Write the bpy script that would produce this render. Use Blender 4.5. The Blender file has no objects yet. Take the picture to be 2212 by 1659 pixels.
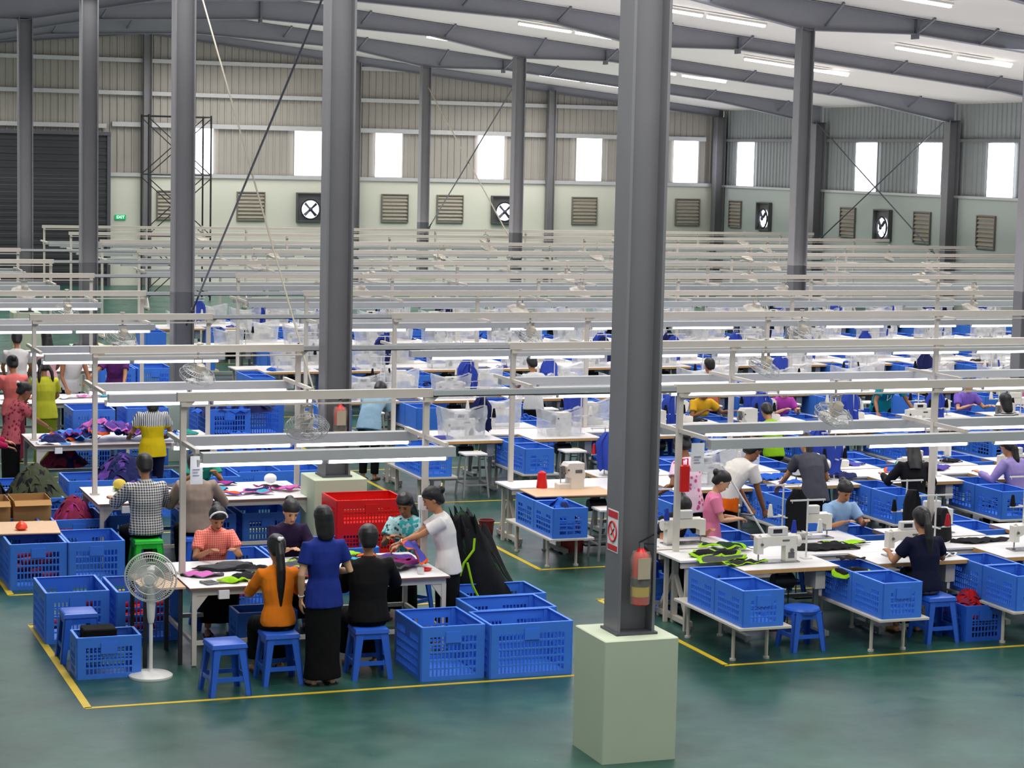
import bpy, bmesh, math, random
from mathutils import Vector, Matrix, noise
PI = math.pi
SC = bpy.context.scene
COL = SC.collection
rnd = random.Random(7)

# ------------------------------------------------------------------ camera
CAM_H = 4.8
F_PX, YAW, PITCH, ROLL = 4698.05, .357599, .1038736, .0223429
def build_camera():
    f = Vector((math.sin(YAW)*math.cos(PITCH), math.cos(YAW)*math.cos(PITCH), -math.sin(PITCH)))
    r = Vector((math.cos(YAW), -math.sin(YAW), 0)); u = r.cross(f)
    r2 = r*math.cos(ROLL)+u*math.sin(ROLL); u2 = -r*math.sin(ROLL)+u*math.cos(ROLL)
    cd = bpy.data.cameras.new('camera'); cd.sensor_width = 36; cd.lens = F_PX/2212*36; cd.clip_end = 300
    co = bpy.data.objects.new('camera', cd); COL.objects.link(co)
    m = Matrix(((r2.x, u2.x, -f.x, 0), (r2.y, u2.y, -f.y, 0), (r2.z, u2.z, -f.z, CAM_H), (0, 0, 0, 1)))
    co.matrix_world = m; SC.camera = co
build_camera()

# ------------------------------------------------------------------ materials
def srgb(h):
    h = h.lstrip('#'); v = [int(h[i:i+2], 16)/255 for i in (0, 2, 4)]
    return tuple(c/12.92 if c <= .04045 else ((c+.055)/1.055)**2.4 for c in v)+(1,)
MATS = {}
def mat(name, color, rough=.5, metal=0, var=.08, scale=6, spec=.5, bump=0, emit=None, estr=0, trans=0):
    if name in MATS: return MATS[name]
    m = bpy.data.materials.new(name); m.use_nodes = True; nt = m.node_tree; N = nt.nodes; L = nt.links
    b = N['Principled BSDF']; c = srgb(color) if isinstance(color, str) else color
    b.inputs['Roughness'].default_value = rough; b.inputs['Metallic'].default_value = metal
    b.inputs['Specular IOR Level'].default_value = min(spec, .15) if rough >= .8 else spec
    tc = N.new('ShaderNodeTexCoord'); nz = N.new('ShaderNodeTexNoise'); nz.inputs['Scale'].default_value = scale
    nz.inputs['Detail'].default_value = 3; L.new(tc.outputs['Object'], nz.inputs['Vector'])
    mr = N.new('ShaderNodeMapRange'); mr.inputs[3].default_value = 1-var; mr.inputs[4].default_value = 1+var
    L.new(nz.outputs['Fac'], mr.inputs[0])
    hs = N.new('ShaderNodeHueSaturation'); hs.inputs['Color'].default_value = c; L.new(mr.outputs[0], hs.inputs['Value'])
    L.new(hs.outputs[0], b.inputs['Base Color'])
    if bump:
        bp = N.new('ShaderNodeBump'); bp.inputs['Strength'].default_value = bump; bp.inputs['Distance'].default_value = .01
        L.new(nz.outputs['Fac'], bp.inputs['Height']); L.new(bp.outputs[0], b.inputs['Normal'])
    if emit:
        b.inputs['Emission Color'].default_value = srgb(emit); b.inputs['Emission Strength'].default_value = estr
    MATS[name] = m; return m
def mat_pattern(name, c1, c2, kind='check', scale=40, axis='X', rough=.8, c3=None):
    """cloth with a procedural woven or printed pattern"""
    if name in MATS: return MATS[name]
    m = bpy.data.materials.new(name); m.use_nodes = True; nt = m.node_tree; N = nt.nodes; L = nt.links
    b = N['Principled BSDF']; b.inputs['Roughness'].default_value = rough; b.inputs['Specular IOR Level'].default_value = .2
    tc = N.new('ShaderNodeTexCoord')
    def wave(ax, sc):
        w = N.new('ShaderNodeTexWave'); w.bands_direction = ax; w.inputs['Scale'].default_value = sc; L.new(tc.outputs['Object'], w.inputs['Vector'])
        r = N.new('ShaderNodeMapRange'); r.inputs[1].default_value = .45; r.inputs[2].default_value = .55; L.new(w.outputs['Fac'], r.inputs[0]); return r.outputs[0]
    mix = N.new('ShaderNodeMix'); mix.data_type = 'RGBA'; mix.inputs[6].default_value = srgb(c1); mix.inputs[7].default_value = srgb(c2)
    if kind == 'stripe': fac = wave(axis, scale)
    elif kind == 'check':
        a = wave('X', scale); c = wave('Z', scale); mm = N.new('ShaderNodeMath'); mm.operation = 'ADD'; L.new(a, mm.inputs[0]); L.new(c, mm.inputs[1])
        m2 = N.new('ShaderNodeMath'); m2.operation = 'MULTIPLY'; m2.inputs[1].default_value = .5; L.new(mm.outputs[0], m2.inputs[0]); fac = m2.outputs[0]
    else:
        v = N.new('ShaderNodeTexVoronoi'); v.inputs['Scale'].default_value = scale; L.new(tc.outputs['Object'], v.inputs['Vector'])
        r = N.new('ShaderNodeMapRange'); r.inputs[1].default_value = .3; r.inputs[2].default_value = .42; L.new(v.outputs['Distance'], r.inputs[0]); fac = r.outputs[0]
    L.new(fac, mix.inputs[0]); out = mix.outputs[2]
    if c3:
        n = N.new('ShaderNodeTexNoise'); n.inputs['Scale'].default_value = scale*.6; L.new(tc.outputs['Object'], n.inputs['Vector'])
        r = N.new('ShaderNodeMapRange'); r.inputs[1].default_value = .52; r.inputs[2].default_value = .56; L.new(n.outputs['Fac'], r.inputs[0])
        mx = N.new('ShaderNodeMix'); mx.data_type = 'RGBA'; L.new(r.outputs[0], mx.inputs[0]); L.new(out, mx.inputs[6]); mx.inputs[7].default_value = srgb(c3); out = mx.outputs[2]
    L.new(out, b.inputs['Base Color']); MATS[name] = m; return m
def mat_emit(name, color, strength):
    if name in MATS: return MATS[name]
    m = bpy.data.materials.new(name); m.use_nodes = True; nt = m.node_tree; N = nt.nodes
    N.remove(N['Principled BSDF']); e = N.new('ShaderNodeEmission'); e.inputs[0].default_value = srgb(color); e.inputs[1].default_value = strength
    nt.links.new(e.outputs[0], N['Material Output'].inputs[0]); MATS[name] = m; return m
def mat_film(name, color, opacity, rough=.15):
    """thin clear plastic film: see-through with a milky, shiny skin"""
    if name in MATS: return MATS[name]
    m = bpy.data.materials.new(name); m.use_nodes = True; nt = m.node_tree; N = nt.nodes; L = nt.links
    b = N['Principled BSDF']; b.inputs['Base Color'].default_value = srgb(color); b.inputs['Roughness'].default_value = rough
    t = N.new('ShaderNodeBsdfTransparent'); mx = N.new('ShaderNodeMixShader')
    nz = N.new('ShaderNodeTexNoise'); nz.inputs['Scale'].default_value = 9; tc = N.new('ShaderNodeTexCoord'); L.new(tc.outputs['Object'], nz.inputs['Vector'])
    mr = N.new('ShaderNodeMapRange'); mr.inputs[1].default_value = .3; mr.inputs[2].default_value = .7; mr.inputs[3].default_value = opacity*.8; mr.inputs[4].default_value = min(1, opacity*1.25); L.new(nz.outputs['Fac'], mr.inputs[0])
    L.new(mr.outputs[0], mx.inputs[0]); L.new(t.outputs[0], mx.inputs[1]); L.new(b.outputs[0], mx.inputs[2]); L.new(mx.outputs[0], N['Material Output'].inputs[0])
    MATS[name] = m; return m

M_ENAMEL = mat('cream_enamel', '#c2bbb1', .45, var=.05)
M_ENAMEL2 = mat('white_enamel', '#cfcdca', .4, var=.04)
M_TRAY = mat('grey_tray', '#b4b6b6', .4, .3, var=.06)
M_BLUE = mat('blue_plastic', '#3a74d6', .38, var=.12, scale=4)
M_BLUE2 = mat('dark_blue_plastic', '#2258be', .35, var=.1, scale=4)
M_RED = mat('red_plastic', '#cf0f0c', .38, var=.1)
M_GREEN = mat('green_plastic', '#1fb52e', .35)
M_STEEL = mat('dark_grey_steel', '#727275', .5, .1, var=.12, scale=2)
M_STEEL_D = mat('deep_grey_steel', '#4c4e55', .5, .1, var=.1, scale=2)  # darker grey steel for trims, plates, rods and brackets
M_PLINTH = mat('pale_green_paint', '#b7c1a8', .6, var=.05, scale=2)
M_TOP = mat('white_laminate', '#e0dedd', .35, var=.03)
M_WOOD = mat('plywood_edge', '#b98d54', .55, var=.15, scale=20)
M_TAN = mat('tan_hardboard', '#c9a684', .6, var=.08, scale=5)
M_LEGGREY = mat('grey_metal_leg', '#9b9b98', .4, .4)
M_MACH = mat('machine_white', '#d5d1c7', .3, var=.03)
M_MACHD = mat('machine_metal', '#8f8f90', .25, .8)
M_DARK = mat('black_rubber', '#1a1a1d', .5)
M_TUBE = mat_emit('lit_tube', '#efeaff', 9)
M_TUBE_OFF = mat('unlit_tube_glow', '#e4e6e6', .3, emit='#ffffff', estr=.15)  # faint white glow added to tubes that are switched off
M_CEILTUBE = mat_emit('lit_ceiling_tube', '#fff6ea', 12)
M_FILM = mat_film('clear_plastic_film', '#cfd2d6', .42)
M_PAPER = mat('paper', '#e8e9ec', .7, var=.02)
M_YEL = mat('yellow_paint', '#c9ab1c', .5, var=.2, scale=5)
M_CARD = mat('cardboard', '#a98152', .8, var=.08)
M_BLACKCLOTH = mat('black_cloth', '#0c0c0e', .85, var=.3, scale=12, bump=.3)
M_BLUECLOTH = mat('royal_blue_cloth', '#1c3a9e', .75, var=.2, scale=10, bump=.3)

# ------------------------------------------------------------------ mesh builder
class MB:
    def __init__(s): s.v = []; s.f = []; s.m = []; s.cur = 0
    def mi(s, i): s.cur = i; return s
    def add(s, vs, fs):
        o = len(s.v); s.v += [tuple(p) for p in vs]
        for f in fs: s.f.append(tuple(o+i for i in f)); s.m.append(s.cur)
        return s
    def box(s, x0, x1, y0, y1, z0, z1, M=None):
        vs = [Vector((x, y, z)) for z in (z0, z1) for y in (y0, y1) for x in (x0, x1)]
        if M is not None: vs = [M@v for v in vs]
        s.add(vs, [(0, 2, 3, 1), (4, 5, 7, 6), (0, 1, 5, 4), (2, 6, 7, 3), (0, 4, 6, 2), (1, 3, 7, 5)]); return s
    def bbox(s, x0, x1, y0, y1, z0, z1, b=.01, M=None):
        """box with chamfered vertical and top edges"""
        def ring(z, i): return [(x0+i+b, y0+i, z), (x1-i-b, y0+i, z), (x1-i, y0+i+b, z), (x1-i, y1-i-b, z), (x1-i-b, y1-i, z), (x0+i+b, y1-i, z), (x0+i, y1-i-b, z), (x0+i, y0+i+b, z)]
        s.loft([ring(z0+b, 0) if False else ring(z0, 0), ring(z1-b, 0), ring(z1, b*.8)], M=M); return s
    def loft(s, rings, cap=True, M=None, close=True):
        n = len(rings[0]); vs = [Vector(p) for r in rings for p in r]
        if M is not None: vs = [M@v for v in vs]
        fs = []
        for k in range(len(rings)-1):
            for i in range(n if close else n-1):
                j = (i+1) % n; fs.append((k*n+i, k*n+j, (k+1)*n+j, (k+1)*n+i))
        if cap and close: fs.append(tuple(range(n))[::-1]); fs.append(tuple((len(rings)-1)*n+i for i in range(n)))
        s.add(vs, fs); return s
    def tube(s, pts, r, n=8, cap=True):
        pts = [Vector(p) for p in pts]; rs = r if isinstance(r, (list, tuple)) else [r]*len(pts); rings = []
        ref = None
        for i, p in enumerate(pts):
            t = (pts[min(i+1, len(pts)-1)]-pts[max(i-1, 0)]).normalized()
            if ref is None: ref = Vector((0, 0, 1)) if abs(t.z) < .9 else Vector((1, 0, 0))
            a = t.cross(ref).normalized(); b = a.cross(t).normalized(); ref = b
            rings.append([p+(a*math.cos(2*PI*k/n)+b*math.sin(2*PI*k/n))*rs[i] for k in range(n)])
        s.loft(rings, cap); return s
    def cyl(s, p0, p1, r0, r1=None, n=12): return s.tube([p0, p1], [r0, r0 if r1 is None else r1], n)
    def bar(s, p0, p1, w, h=None):
        """square bar between two points"""
        p0 = Vector(p0); p1 = Vector(p1); h = h or w; t = (p1-p0).normalized()
        ref = Vector((0, 0, 1)) if abs(t.z) < .95 else Vector((0, 1, 0)); a = t.cross(ref).normalized(); b = a.cross(t).normalized()
        s.loft([[p+a*w/2*i+b*h/2*j for i, j in ((-1, -1), (1, -1), (1, 1), (-1, 1))] for p in (p0, p1)]); return s
    def lathe(s, prof, c=(0, 0, 0), n=20, M=None):
        s.loft([[(c[0]+r*math.cos(2*PI*k/n), c[1]+r*math.sin(2*PI*k/n), c[2]+z) for k in range(n)] for r, z in prof], M=M); return s
    def ball(s, c, rx, ry=None, rz=None, n=12, m=8, M=None):
        ry = ry or rx; rz = rz or rx; c = Vector(c); rings = []
        for j in range(m+1):
            a = -PI/2+PI*(j+.0)/m; a = max(-PI/2+.12, min(PI/2-.12, a))
            rings.append([(c.x+rx*math.cos(a)*math.cos(2*PI*k/n), c.y+ry*math.cos(a)*math.sin(2*PI*k/n), c.z+rz*math.sin(a)) for k in range(n)])
        s.loft(rings, M=M); return s
    def torus(s, c, R, r, n=24, m=6, M=None, a0=0, a1=2*PI):
        full = abs(a1-a0-2*PI) < 1e-4; c = Vector(c); rings = []
        for i in range(n if full else n+1):
            a = a0+(a1-a0)*i/n; rings.append([(c.x+(R+r*math.cos(2*PI*k/m))*math.cos(a), c.y+(R+r*math.cos(2*PI*k/m))*math.sin(a), c.z+r*math.sin(2*PI*k/m)) for k in range(m)])
        if full: rings.append(rings[0])
        s.loft(rings, cap=not full, M=M); return s
    def panel(s, us, vs_, hole, P, U, V, t):
        """lattice sheet: cells between grid lines us x vs_, hole(i,j) leaves a cell open; thickness t along U x V"""
        P = Vector(P); U = Vector(U); V = Vector(V); W = U.cross(V).normalized()*t; nu, nv = len(us), len(vs_)
        g = [P+U*u+V*v for v in vs_ for u in us]; vv = g+[p+W for p in g]; o = nu*nv; fs = []
        def solid(i, j): return 0 <= i < nu-1 and 0 <= j < nv-1 and not hole(i, j)
        for j in range(nv-1):
            for i in range(nu-1):
                if hole(i, j): continue
                a, b, c, d = j*nu+i, j*nu+i+1, (j+1)*nu+i+1, (j+1)*nu+i
                fs.append((d, c, b, a)); fs.append((a+o, b+o, c+o, d+o))
                if not solid(i, j-1): fs.append((a, b, b+o, a+o))
                if not solid(i+1, j): fs.append((b, c, c+o, b+o))
                if not solid(i, j+1): fs.append((c, d, d+o, c+o))
                if not solid(i-1, j): fs.append((d, a, a+o, d+o))
        s.add(vv, fs); return s
    def mesh(s, name, mats, smooth=True, angle=38):
        me = bpy.data.meshes.new(name); me.from_pydata(s.v, [], s.f)
        for m in (mats if isinstance(mats, (list, tuple)) else [mats]): me.materials.append(m)
        if any(s.m): me.polygons.foreach_set('material_index', s.m)
        bm = bmesh.new(); bm.from_mesh(me); bmesh.ops.recalc_face_normals(bm, faces=bm.faces); bm.to_mesh(me); bm.free()
        if smooth:
            me.polygons.foreach_set('use_smooth', [True]*len(me.polygons)); me.set_sharp_from_angle(angle=math.radians(angle))
        me.update(); return me

# ------------------------------------------------------------------ objects
def tag(o, label=None, cat=None, group=None, kind=None):
    if label: o['label'] = label
    if cat: o['category'] = cat
    if group: o['group'] = group
    if kind: o['kind'] = kind
    return o
def link(name, data, parent=None, loc=None, rz=0, M=None):
    o = bpy.data.objects.new(name, data); COL.objects.link(o)
    if parent is not None: o.parent = parent
    if M is not None: o.matrix_local = M
    else:
        if loc: o.location = loc
        if rz: o.rotation_euler = (0, 0, rz)
    return o
def single(name, mb, mats, label, cat, loc=None, rz=0, group=None, kind=None, M=None):
    return tag(link(name, mb.mesh(name, mats) if isinstance(mb, MB) else mb, None, loc, rz, M), label, cat, group, kind)
def struct(name, mb, mats, loc=None, parent=None):
    o = link(name, mb.mesh(name, mats), parent, loc)
    if parent is None: o['kind'] = 'structure'
    return o
GROUPS = dict(plastic_crate='blue plastic crates', plastic_stool='plastic stools', metal_stool='metal stools', sewing_table='sewing tables in the rows', sewing_machine='sewing machines', overlock_machine='overlock machines', plastic_cover='clear plastic machine covers', thread_stand='thread stands on the sewing tables', crate_shelf='low crate shelves', hanging_fan='fans hanging from the lamp frames', batten_lamp='fluorescent tubes on the lamp frames', ceiling_light='strip lights under the roof', louver_vent='louvred vents', exhaust_fan='extract fans', work_table='long work tables on the left', hardboard_sheet='tan hardboard sheets')
class Proto:
    """a kind of thing: its parts (name, mesh, local matrix, label, sub-parts) are meshed once and shared by every copy"""
    def __init__(s, name, cat): s.name = name; s.cat = cat; s.parts = []
    def part(s, name, mb, mats, label=None, M=None):
        p = [name, mb.mesh(name, mats) if isinstance(mb, MB) else mb, M, label, []]; s.parts.append(p); return p
    @staticmethod
    def sub(p, name, mb, mats, label=None, M=None): p[4].append([name, mb.mesh(name, mats) if isinstance(mb, MB) else mb, M, label, []])
    def put(s, label, loc, rz=0, group=None, M=None, swap=None):
        group = group or GROUPS.get(s.name)
        if len(s.parts) == 1 and not s.parts[0][4]:
            r = link(s.name, s.parts[0][1], None, loc, rz, M)
        else:
            r = link(s.name, None, None, loc, rz, M); r.empty_display_size = .1
            def rec(ps, par):
                for n, me, mm, lb, ch in ps:
                    o = link(n, me, par, M=mm)
                    if lb: o['label'] = lb
                    rec(ch, o)
            rec(s.parts, r)
        return tag(r, label, s.cat, group)
ORD = ['first', 'second', 'third', 'fourth', 'fifth', 'sixth', 'seventh', 'eighth', 'ninth', 'tenth', 'eleventh', 'twelfth', 'thirteenth', 'fourteenth', 'fifteenth', 'sixteenth', 'seventeenth', 'eighteenth']
# ------------------------------------------------------------------ the hall
BY, WX = 76.76, 37.2                       # back wall, right wall
FR = [15.9+8.75*k for k in range(7)]       # frame lines
def roofz(x): return 9.1-.103*abs(x-14.6)
def floor_mat():
    m = bpy.data.materials.new('green_epoxy_floor'); m.use_nodes = True; nt = m.node_tree; N = nt.nodes; L = nt.links; b = N['Principled BSDF']
    tc = N.new('ShaderNodeTexCoord'); nz = N.new('ShaderNodeTexNoise'); nz.inputs['Scale'].default_value = .9; nz.inputs['Detail'].default_value = 5; L.new(tc.outputs['Object'], nz.inputs['Vector'])
    cr = N.new('ShaderNodeValToRGB'); cr.color_ramp.elements[0].position = .3; cr.color_ramp.elements[0].color = srgb('#15382f'); cr.color_ramp.elements[1].position = .75; cr.color_ramp.elements[1].color = srgb('#2c5a4e')
    L.new(nz.outputs['Fac'], cr.inputs[0]); L.new(cr.outputs[0], b.inputs['Base Color'])
    n2 = N.new('ShaderNodeTexNoise'); n2.inputs['Scale'].default_value = 3.5; n2.inputs['Detail'].default_value = 4; L.new(tc.outputs['Object'], n2.inputs['Vector'])
    mr = N.new('ShaderNodeMapRange'); mr.inputs[3].default_value = .2; mr.inputs[4].default_value = .48; L.new(n2.outputs['Fac'], mr.inputs[0]); L.new(mr.outputs[0], b.inputs['Roughness'])
    bp = N.new('ShaderNodeBump'); bp.inputs['Strength'].default_value = .06; bp.inputs['Distance'].default_value = .02; L.new(n2.outputs['Fac'], bp.inputs['Height']); L.new(bp.outputs[0], b.inputs['Normal'])
    b.inputs['Specular IOR Level'].default_value = .42
    return m
struct('floor', MB().box(-6, WX+.3, 4, BY+.3, -.2, 0), floor_mat())
def rib_wall(name, p0, dx, dy, length, z0, ztop, mats):
    """corrugated sheet: ribs run up the wall; ztop(s) is the height along it"""
    mb = MB(); nx, ny = dy, -dx; pts = []; s = 0
    while s < length:
        for ds, dd in ((0, 0), (.17, 0), (.19, .035), (.235, .035), (.255, 0)):
            if s+ds <= length: pts.append((s+ds, dd))
        s += .255
    lo = [(p0[0]+dx*a+nx*d, p0[1]+dy*a+ny*d, z0) for a, d in pts]; hi = [(p0[0]+dx*a+nx*d, p0[1]+dy*a+ny*d, ztop(a)) for a, d in pts]
    n = len(pts); mb.add(lo+hi, [(i, i+1, n+i+1, n+i) for i in range(n-1)]); return struct(name, mb, mats)
m_rib = mat('corrugated_sheet', '#97938b', .5, .0, var=.1, scale=1.2)
m_ribR = mat('corrugated_sheet_side', '#8c9292', .5, .0, var=.1, scale=1.2)
m_plB = mat('cream_plaster', '#c9cabc', .7, var=.04, scale=.6)
m_plR = mat('grey_green_plaster', '#a9b2ad', .65, var=.05, scale=.6)
m_dark = mat('roller_door_paint', '#26282b', .6, var=.15)
m_ceil = mat('pale_roof_lining', '#cfcdc9', .8, var=.05, scale=.4)
rib_wall('wall_back', (0, BY), 1, 0, WX, 3.9, lambda a: roofz(a)+.02, m_rib)
rib_wall('wall_right', (WX, BY), 0, -1, 46, 3.85, lambda a: roofz(WX)+.05, m_ribR)
struct('wall_back_lower', MB().box(13.42, WX, BY-.12, BY+.1, 0, 3.9), m_plB)
struct('wall_right_lower', MB().box(WX-.12, WX+.1, 30, BY-.1, 0, 3.85), m_plR)
struct('wall_left_of_door', MB().box(-6, 6.2, BY-.12, BY+.1, 0, 3.9), m_plB)
mb = MB()
z = 0
while z < 5.2: mb.box(6.2, 13.3, BY-.3+(.02 if int(z/.12) % 2 else 0), BY-.26, z, z+.118); z += .12
struct('door_1', mb, m_dark)
mb = MB(); mb.box(13.3, 13.42, BY-.34, BY+.05, 0, 5.35); mb.box(6.2, 13.42, BY-.36, BY, 5.24, 5.36)
struct('trim_1', mb, M_STEEL_D)
# roof lining, two slopes
mb = MB(); y0, y1 = 4, BY+.3
mb.add([(-6, y0, roofz(-6)), (14.6, y0, roofz(14.6)), (14.6, y1, roofz(14.6)), (-6, y1, roofz(-6))], [(0, 1, 2, 3)])
mb.add([(14.6, y0, roofz(14.6)), (WX+.3, y0, roofz(WX+.3)), (WX+.3, y1, roofz(WX+.3)), (14.6, y1, roofz(14.6))], [(0, 1, 2, 3)])
struct('ceiling', mb, m_ceil)
# girts and ledges along the sheeting
nt = 2
def girt(x0, x1, y0, y1, z, h=.09, d=.1, m=None):
    global nt
    mb = MB()
    if x0 != x1: mb.box(x0, x1, BY-.06-d, BY-.045, z, z+h); mb.box(x0, x1, BY-.06-d, BY-.05-d+.02, z-.05, z)
    else: mb.box(WX-.06-d, WX-.045, y0, y1, z, z+h)
    struct('trim_%d' % nt, mb, m or M_TRAY); nt += 1
for z in (6.72, 7.86): girt(1, 36.4 if z < 7 else 24.5, 0, 0, z)
girt(13.5, 36.4, 0, 0, 5.62, .11); girt(1, 13.3, 0, 0, 5.55, .1)
girt(13.42, 36.8, 0, 0, 3.88, .08, .14)
girt(WX, WX, 40, BY-.2, 5.58, .1, m=M_STEEL); girt(WX, WX, 40, BY-.2, 3.83, .08, .14)
# translucent wall lights
m_win = mat_emit('daylight_panel', '#f4f4ff', 5.5)
for i, x in enumerate((16.6, 20.6, 23.63, 27.62, 31.58, 35.6)):
    struct('window_%d' % (i+1), MB().box(x-.5, x+.5, BY-.09, BY-.04, 3.98, 5.6), m_win)
for i, (y0, y1) in enumerate(((73.97, 75.3), (69.1, 70.4), (64.83, 66.15), (60.71, 62.03), (56.6, 57.95), (52.3, 53.6), (48.2, 49.5))):
    struct('window_%d' % (i+7), MB().box(WX-.09, WX-.04, y0, y1, 3.92, 5.55), m_win)
# louvred vents and extract fans in the plaster band
lv = Proto('louver_vent', 'vent')
mb = MB(); 
for a, b, c, d in ((-.52, .52, .48, .52), (-.52, .52, -.52, -.48), (-.52, -.48, -.48, .48), (.48, .52, -.48, .48)): mb.box(a, b, -.03, .06, c, d)
lv.part('frame', mb, mat('louver_frame', '#6d6a62', .5))
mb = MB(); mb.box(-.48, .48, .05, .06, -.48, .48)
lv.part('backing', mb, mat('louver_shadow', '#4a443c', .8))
mb = MB()
for i in range(7):
    z = -.42+.135*i; mb.add([(-.48, -.02, z), (.48, -.02, z), (.48, .04, z+.085), (-.48, .04, z+.085), (-.48, -.02, z+.012), (.48, -.02, z+.012), (.48, .04, z+.097), (-.48, .04, z+.097)], [(0, 1, 2, 3), (7, 6, 5, 4), (0, 4, 5, 1), (1, 5, 6, 2), (2, 6, 7, 3), (3, 7, 4, 0)])
lv.part('slat', mb, mat('louver_slat', '#8f8576', .5))
ef = Proto('exhaust_fan', 'fan')
mb = MB()
for a, b, c, d in ((-.52, .52, .48, .52), (-.52, .52, -.52, -.48), (-.52, -.48, -.48, .48), (.48, .52, -.48, .48)): mb.box(a, b, -.04, .1, c, d)
mb.box(-.48, .48, .09, .1, -.48, .48)
ef.part('housing', mb, mat('fan_housing', '#4d4e4e', .5))
R90 = Matrix.Rotation(PI/2, 4, 'X')
mb = MB(); mb.lathe([(0.01, 0), (.33, 0), (.33, .01), (.01, .01)], n=28, M=Matrix.Translation((0, .07, -.08))@R90)
ef.part('opening', mb, mat_emit('fan_daylight', '#e8ecff', 5), label='round opening bright with daylight')
mb = MB(); mb.torus((0, 0, 0), .35, .03, M=Matrix.Translation((0, .0, -.08))@R90)
ef.part('shroud', mb, M_DARK)
mb = MB(); mb.ball((0, -.03, -.08), .08, .05, .08)
for k in range(4):
    a = 2*PI*k/4+.75; c, s_ = math.cos(a), math.sin(a)
    mb.add([(.05*c-.04*s_, -.03, -.08+.05*s_+.04*c), (.05*c+.04*s_, .02, -.08+.05*s_-.04*c), (.31*c+.055*s_, .02, -.08+.31*s_-.055*c), (.31*c-.055*s_, -.02, -.08+.31*s_+.055*c)], [(0, 1, 2, 3)])
ef.part('blades', mb, mat('fan_blade', '#3a3f4a', .5))
def wall_at(P, label, x=None, y=None, group=None):
    if x is not None: P.put(label, (x, BY-.16-(.08 if P is ef else 0), 2.84), 0, group)
    else: P.put(label, (WX-.16-(.08 if P is ef else 0), y, 2.82), -PI/2, group)
# rz: local -Y faces the room
places = ['left of the tall scaffold tower', 'below and left of the second bright wall panel', 'on the cream wall left of the fourth grey column', 'just right of the thin column, beside an extract fan', 'on the cream wall right of the second extract fan', 'partly hidden by the big front column', 'in the corner of the cream wall']
for i, x in enumerate((15.6, 18.48, 23.88, 26.02, 31.4, 33.4, 35.7)): wall_at(lv, 'grey louvred vent in the cream back wall, %s from the left' % ORD[i], x=x)
for i, x in enumerate((20.66, 28.15)): wall_at(ef, 'square extract fan in the cream back wall, %s from the left' % ORD[i], x=x)
for i, y in enumerate((75.2, 66.45, 61.55, 57.8, 53)): wall_at(lv, 'tan louvred vent in the grey-green side wall, %s from the far corner' % ORD[i], y=y)
for i, y in enumerate((72.7, 64.0)): wall_at(ef, 'square extract fan in the grey-green side wall, %s from the far corner' % ORD[i], y=y)
def text_mesh(name, txt, size, mats, extrude=.002):
    cu = bpy.data.curves.new(name, 'FONT'); cu.body = txt; cu.size = size; cu.extrude = extrude; cu.align_x = 'CENTER'; cu.align_y = 'CENTER'
    o = bpy.data.objects.new(name, cu); COL.objects.link(o); dg = bpy.context.evaluated_depsgraph_get(); dg.update()
    me = bpy.data.meshes.new_from_object(o.evaluated_get(dg)); bpy.data.objects.remove(o); bpy.data.curves.remove(cu); me.materials.clear(); me.materials.append(mats); me.name = name
    return me
ex = Proto('exit_sign', 'sign')
ex.part('case', MB().box(-.19, .19, 0, .05, -.085, .085), mat('exit_green', '#0c7d45', .4, emit='#16c878', estr=.5))
ex.part('lettering', text_mesh('lettering', 'EXIT', .14, mat_emit('exit_letters', '#d8fff0', 2.5)), None, M=Matrix.Translation((0, -.004, 0))@R90)
ex.put('small green EXIT sign on the cream wall beside the dark roller door', (13.8, BY-.17, 2.4))

# ------------------------------------------------------------------ steel frame
def column(x, y, z0, z1, label, s=.3, group=None, web=True):
    t = link('steel_column', None, loc=(x, y, z0)); tag(t, label, 'column', group); h = z1-z0; a = s/2
    for sx in (-1, 1): link('flange', MB().box(sx*a-.012, sx*a+.012, -a*.95, a*.95, 0, h).mesh('flange', M_STEEL), t)
    link('web', MB().box(-a+.012, a-.012, -.008, .008, 0, h).mesh('web', M_STEEL), t)
    link('base_plate', MB().box(-a-.03, a+.03, -a-.02, a+.02, 0, .02).mesh('base_plate', M_STEEL_D), t)
    link('stiffener', MB().box(-a+.012, a-.012, -a*.9, a*.9, h-.03, h).mesh('stiffener', M_STEEL_D), t)
    return t
CX = 7.13
def plinth(x, y, label, h=1.0):
    mb = MB(); mb.bbox(-.32, .32, -.32, .32, 0, h, .008); single('concrete_plinth', mb, M_PLINTH, label, 'plinth', (x, y, 0))
for k in range(7):
    y = FR[k]; nm = ['huge nearest grey steel column carrying the extinguisher and no smoking sign', 'thick grey steel column rising behind the red crates', 'grey steel column left of the crossed bracing rods', 'slim grey steel column second from the left edge', 'slim grey steel column at the far left of the picture', 'grey steel column beyond the left edge of the hall', 'last grey steel column beyond the left edge'][k]
    if k < 5:
        column(CX-.13 if k == 0 else CX-.15, y, 1.0, roofz(CX)-.6, nm)
        plinth(CX-.15, y, ['pale green concrete plinth standing alone in the front aisle', 'pale green plinth half hidden behind the red crates', 'pale green plinth behind the yellow striped shirt', 'pale green plinth far back under the second slim column', 'pale green plinth far back under the leftmost column'][k])
for k in range(2, 7):
    y = FR[k]; nm = ['', '', 'grey steel column cut by the right edge of the picture', 'grey steel column right of the big front column', 'narrow grey column peeping out left of the big front column', 'grey steel column between the second extract fan and the wall panels', 'grey steel column left of the second pair of vents'][k]
    column(22.3, y, 1.0, roofz(22.3)-.6, nm); plinth(22.3, y, 'pale green plinth under the middle column on the %s frame from the front' % ORD[k])
for k in range(3, 7):
    column(36.85, FR[k], 0, roofz(36.85)-.55, 'grey steel column against the side wall, %s from the far corner' % ORD[7-k], .36)
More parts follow.
